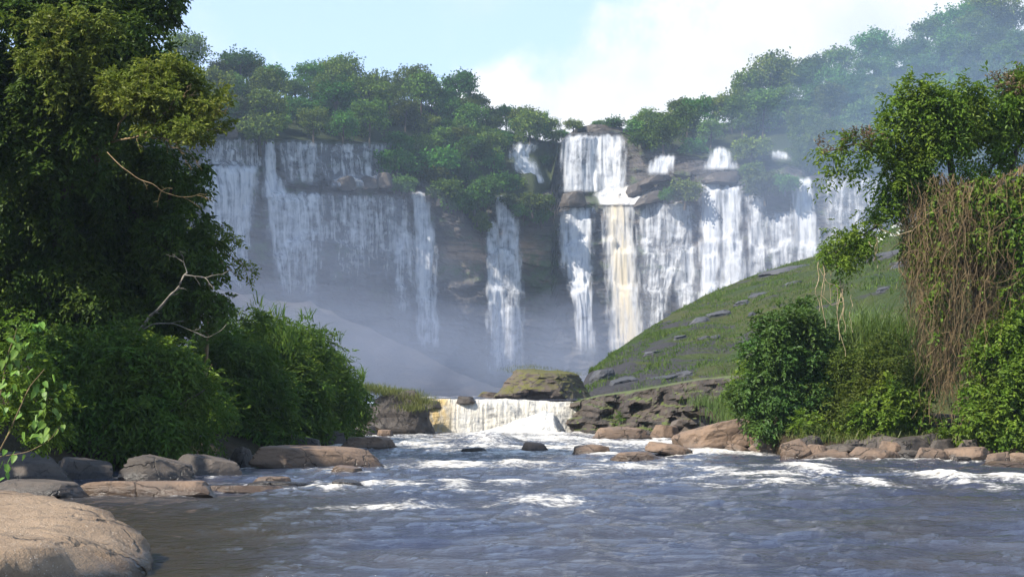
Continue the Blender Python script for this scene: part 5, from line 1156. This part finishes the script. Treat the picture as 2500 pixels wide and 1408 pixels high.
plant('shrub', 'loose yellow-green shrub between the round bush and the dry vines', 'shrub', at(2130, 1075, 61), [
    T_('stem', [([(2130, 1090, 61), (2110, 980, 60.5), (2080, 900, 60.5)], .06, .02, .1), ([(2130, 1090, 61), (2160, 960, 60.5), (2200, 880, 60.5)], .06, .02, .1)], M['twig'], 5),
    C_('crown', [(2090, 910, 61, 62), (2170, 880, 61.5, 56), (2150, 960, 60.5, 80), (2070, 1000, 60, 62), (2200, 1000, 60.5, 60), (2130, 1030, 59.5, 62), (2030, 1040, 60, 42), (2230, 930, 61, 40), (1990, 1050, 60, 36), (2050, 950, 60.5, 50), (2060, 1055, 59, 34), (2130, 1060, 58.8, 34), (2200, 1055, 59, 34), (2260, 1045, 59.5, 34)], 5000, 7, .17, 'leaf_shrub', 13, droop=.35, wr=.36, gap=(.7, -.2), spread=1.2),
    C_('broad_leaves', [(2150, 1010, 58.6, 45), (2200, 980, 58.8, 40), (2240, 1020, 58.8, 34), (2100, 1040, 58.6, 34), (1975, 1030, 59, 32), (2000, 1060, 58.8, 26), (2170, 950, 59, 30)], 750, 6, .19, 'leaf_bright', 14, droop=.4, wr=.55)], RV)
LB = plant('leafy_bush', 'broad bright leafy bush at the right frame edge by the water', 'bush', at(2450, 1110, 56), [
    T_('stem', [([(2450, 1120, 56), (2430, 980, 56), (2420, 860, 56)], .08, .02, .1), ([(2450, 1120, 56), (2490, 960, 56), (2500, 840, 56)], .08, .02, .1)], M['bark_dark'], 5),
    C_('crown', [(2450, 830, 57, 60), (2500, 820, 57, 70), (2420, 900, 56.5, 62), (2490, 920, 56, 80), (2410, 985, 56, 60), (2470, 1010, 55.5, 76), (2400, 1050, 55.5, 42), (2440, 1085, 55, 40), (2500, 1080, 55, 50), (2560, 960, 56, 90), (2385, 930, 56.5, 36), (2560, 860, 57, 90)], 4800, 7, .19, 'leaf_bright', 15, droop=.4, wr=.5)], RV)
for dx, dy, lab in [(4.2, -1.0, 'leafy bush just beyond the right edge of the view'), (8.0, 1.5, 'second leafy bush beyond the right edge of the view')]:
    c = LB.copy(); COL.objects.link(c); c.location = LB.location + Vector((dx, dy, .2)); c['label'] = lab
    for ch in LB.children:
        k = ch.copy(); COL.objects.link(k); k.parent = c
# tall grass behind the shrubs, bank undergrowth and tufts on the ledges
def grass_patch(name, label, pts, n, h, wdt, m, seed, lean=.5, jit=(.6, .6, .1)):
    r_ = np.random.RandomState(seed); k = r_.randint(len(pts), size=n); P = np.array([at(*p) for p in pts])[k] + r_.normal(size=(n, 3)) * np.array(jit)
    return tag(blades(name, P, h, wdt, m, seed, lean), label, 'grass', kind='stuff')
grass_patch('tall_grass', 'tall reedy grass behind the yellow-green shrub', [(u, 905 + 20 * math.sin(u * .1), 65) for u in range(2050, 2300, 8)], 5200, 1.9, .045, M['grass'], 51, .45, (.5, 1.2, .5))
grass_patch('bank_grass', 'grass fringe on the ledge left of the round bush', [(1800, 1000, 76), (1820, 1020, 73), (1840, 1030, 70), (1780, 985, 82), (1850, 1045, 68), (1760, 962, 92), (1720, 955, 100), (1690, 950, 106), (1650, 955, 110), (1600, 958, 113), (1745, 985, 90)], 5200, .55, .03, M['grass'], 52, .6, (.9, 1.2, .12))
grass_patch('bank_grass', 'dry yellowish grass on the overhanging dark bank', [(890, 950, 102), (920, 955, 102), (950, 962, 102), (985, 965, 103), (1005, 975, 102), (1025, 985, 102), (1010, 1000, 101)], 3200, .5, .03, M['grass_dry'], 53, .8, (.6, .8, .10))
grass_patch('bank_grass', 'dry grass tufts among stones of the right bank', [(u, 1066, 59) for u in range(1960, 2420, 20)] + [(u, 1078, 57.6) for u in range(1970, 2420, 20)], 1500, .34, .025, M['grass_dry'], 54, .9, (.6, .8, .06))
grass_patch('boulder_grass', 'short grass growing on top of the great mossy boulder', [(u, v, 111.5) for u, v in [(1245, 905), (1275, 898), (1300, 896), (1330, 902), (1360, 908), (1385, 912), (1400, 915)]], 700, .18, .02, M['grass_dry'], 55, .6, (.5, .8, .08))
def small_shrub(lab, lobes, n, ln, m, seed, foot):
    plant('small_shrub', lab, 'shrub', at(*foot), [T_('stem', [([foot, (foot[0], foot[1] - 15, foot[2]), (foot[0] + 6, foot[1] - 28, foot[2])], .03, .01, .02)], M['bark_dark'], 4), C_('crown', lobes, n, 6, ln, m, seed, droop=.3)], 'small shrubs on the rocky terrace')
small_shrub('low green shrub hanging on the terrace left of the round bush', [(1790, 990, 84, 28), (1760, 1000, 86, 24), (1815, 975, 82, 30)], 420, .16, 'leaf_bush', 61, (1790, 1015, 84))
small_shrub('bright small shrub on the middle of the dark terrace', [(1680, 978, 99, 22), (1650, 985, 100, 20), (1705, 970, 98, 18)], 300, .17, 'leaf_bright', 62, (1680, 1000, 99))
small_shrub('low mossy shrub at the terrace foot above the tan ledge', [(1540, 1015, 99, 24), (1570, 1005, 99, 20), (1515, 1025, 99, 16)], 300, .14, 'leaf_hedge', 63, (1540, 1038, 99))
small_shrub('tiny shrub tufts beside the thin right edge of the low waterfall', [(1425, 990, 105, 14), (1440, 998, 105, 12)], 120, .13, 'leaf_hedge', 64, (1430, 1008, 105))
small_shrub('leafy shrub at the left skirt of the round bush', [(1820, 930, 72, 30), (1800, 955, 74, 26), (1835, 900, 70, 22)], 480, .17, 'leaf_bright', 65, (1815, 975, 73))
small_shrub('shrub under the dry vines at the stony waterline', [(2330, 1060, 57, 28), (2300, 1075, 57, 20), (2350, 1085, 57, 22)], 260, .17, 'leaf_bright', 66, (2330, 1100, 57))

small_shrub('low leafy plant behind the flat tan stone of the right bank', [(1990, 1066, 58.5, 24), (2020, 1072, 58.5, 18)], 260, .16, 'leaf_shrub', 67, (2000, 1084, 58.5))
small_shrub('low leafy plant above the long slanting plates', [(2080, 1056, 59, 24), (2110, 1062, 59, 20)], 260, .16, 'leaf_bright', 68, (2095, 1078, 59))
small_shrub('low leafy plant above the dark block of the right bank', [(2200, 1052, 59, 24), (2235, 1060, 59, 20)], 260, .15, 'leaf_shrub', 69, (2215, 1074, 59))
small_shrub('creeping plant reaching the water beside the leafy bush', [(2395, 1080, 56.5, 24), (2370, 1090, 56.5, 16)], 240, .17, 'leaf_bright', 70, (2390, 1104, 56.5))

# ------------------------------------------------------------------ the bird
def bird():
    n = 10; t = np.linspace(0, 1, n); prof = np.array([.0, .05, .075, .08, .085, .08, .065, .045, .05, .03]) ; a = np.linspace(0, 2 * math.pi, 8, endpoint=False)
    V = [[(x - .5) * .55, r * math.cos(q) * .8, r * math.sin(q)] for x, r in zip(t, prof) for q in a]
    i = np.arange(n * 8).reshape(n, 8); j = np.roll(i, -1, 1); Fc = np.stack([i[:-1], j[:-1], j[1:], i[1:]], -1).reshape(-1, 4)
    b = len(V); tri = []
    for s in (1, -1):
        k = len(V); V += [[-.12, s * .05, .03], [.10, s * .05, .03], [-.10, s * .32, .16], [.08, s * .30, .16], [.05, s * .62, .10], [.0, s * .05, .05]]
        tri += [[k, k + 1, k + 3], [k, k + 3, k + 2], [k + 2, k + 3, k + 4]]
    me = make_mesh('bird', np.array(V), [Fc, np.array(tri)])
    t_ = NT('feathers'); n1 = t_.noise(t_.pos(), 9, 3)
    m = t_.fin(t_.bsdf(t_.mix(n1, (.03, .03, .035), (.07, .065, .06)), .7))
    o = obj('bird', me, m, loc=tuple(at(864, 128, 260))); o.rotation_euler = (.5, -.5, 2.2)
    tag(o, 'small dark bird flying above the skyline forest', 'bird')
bird()
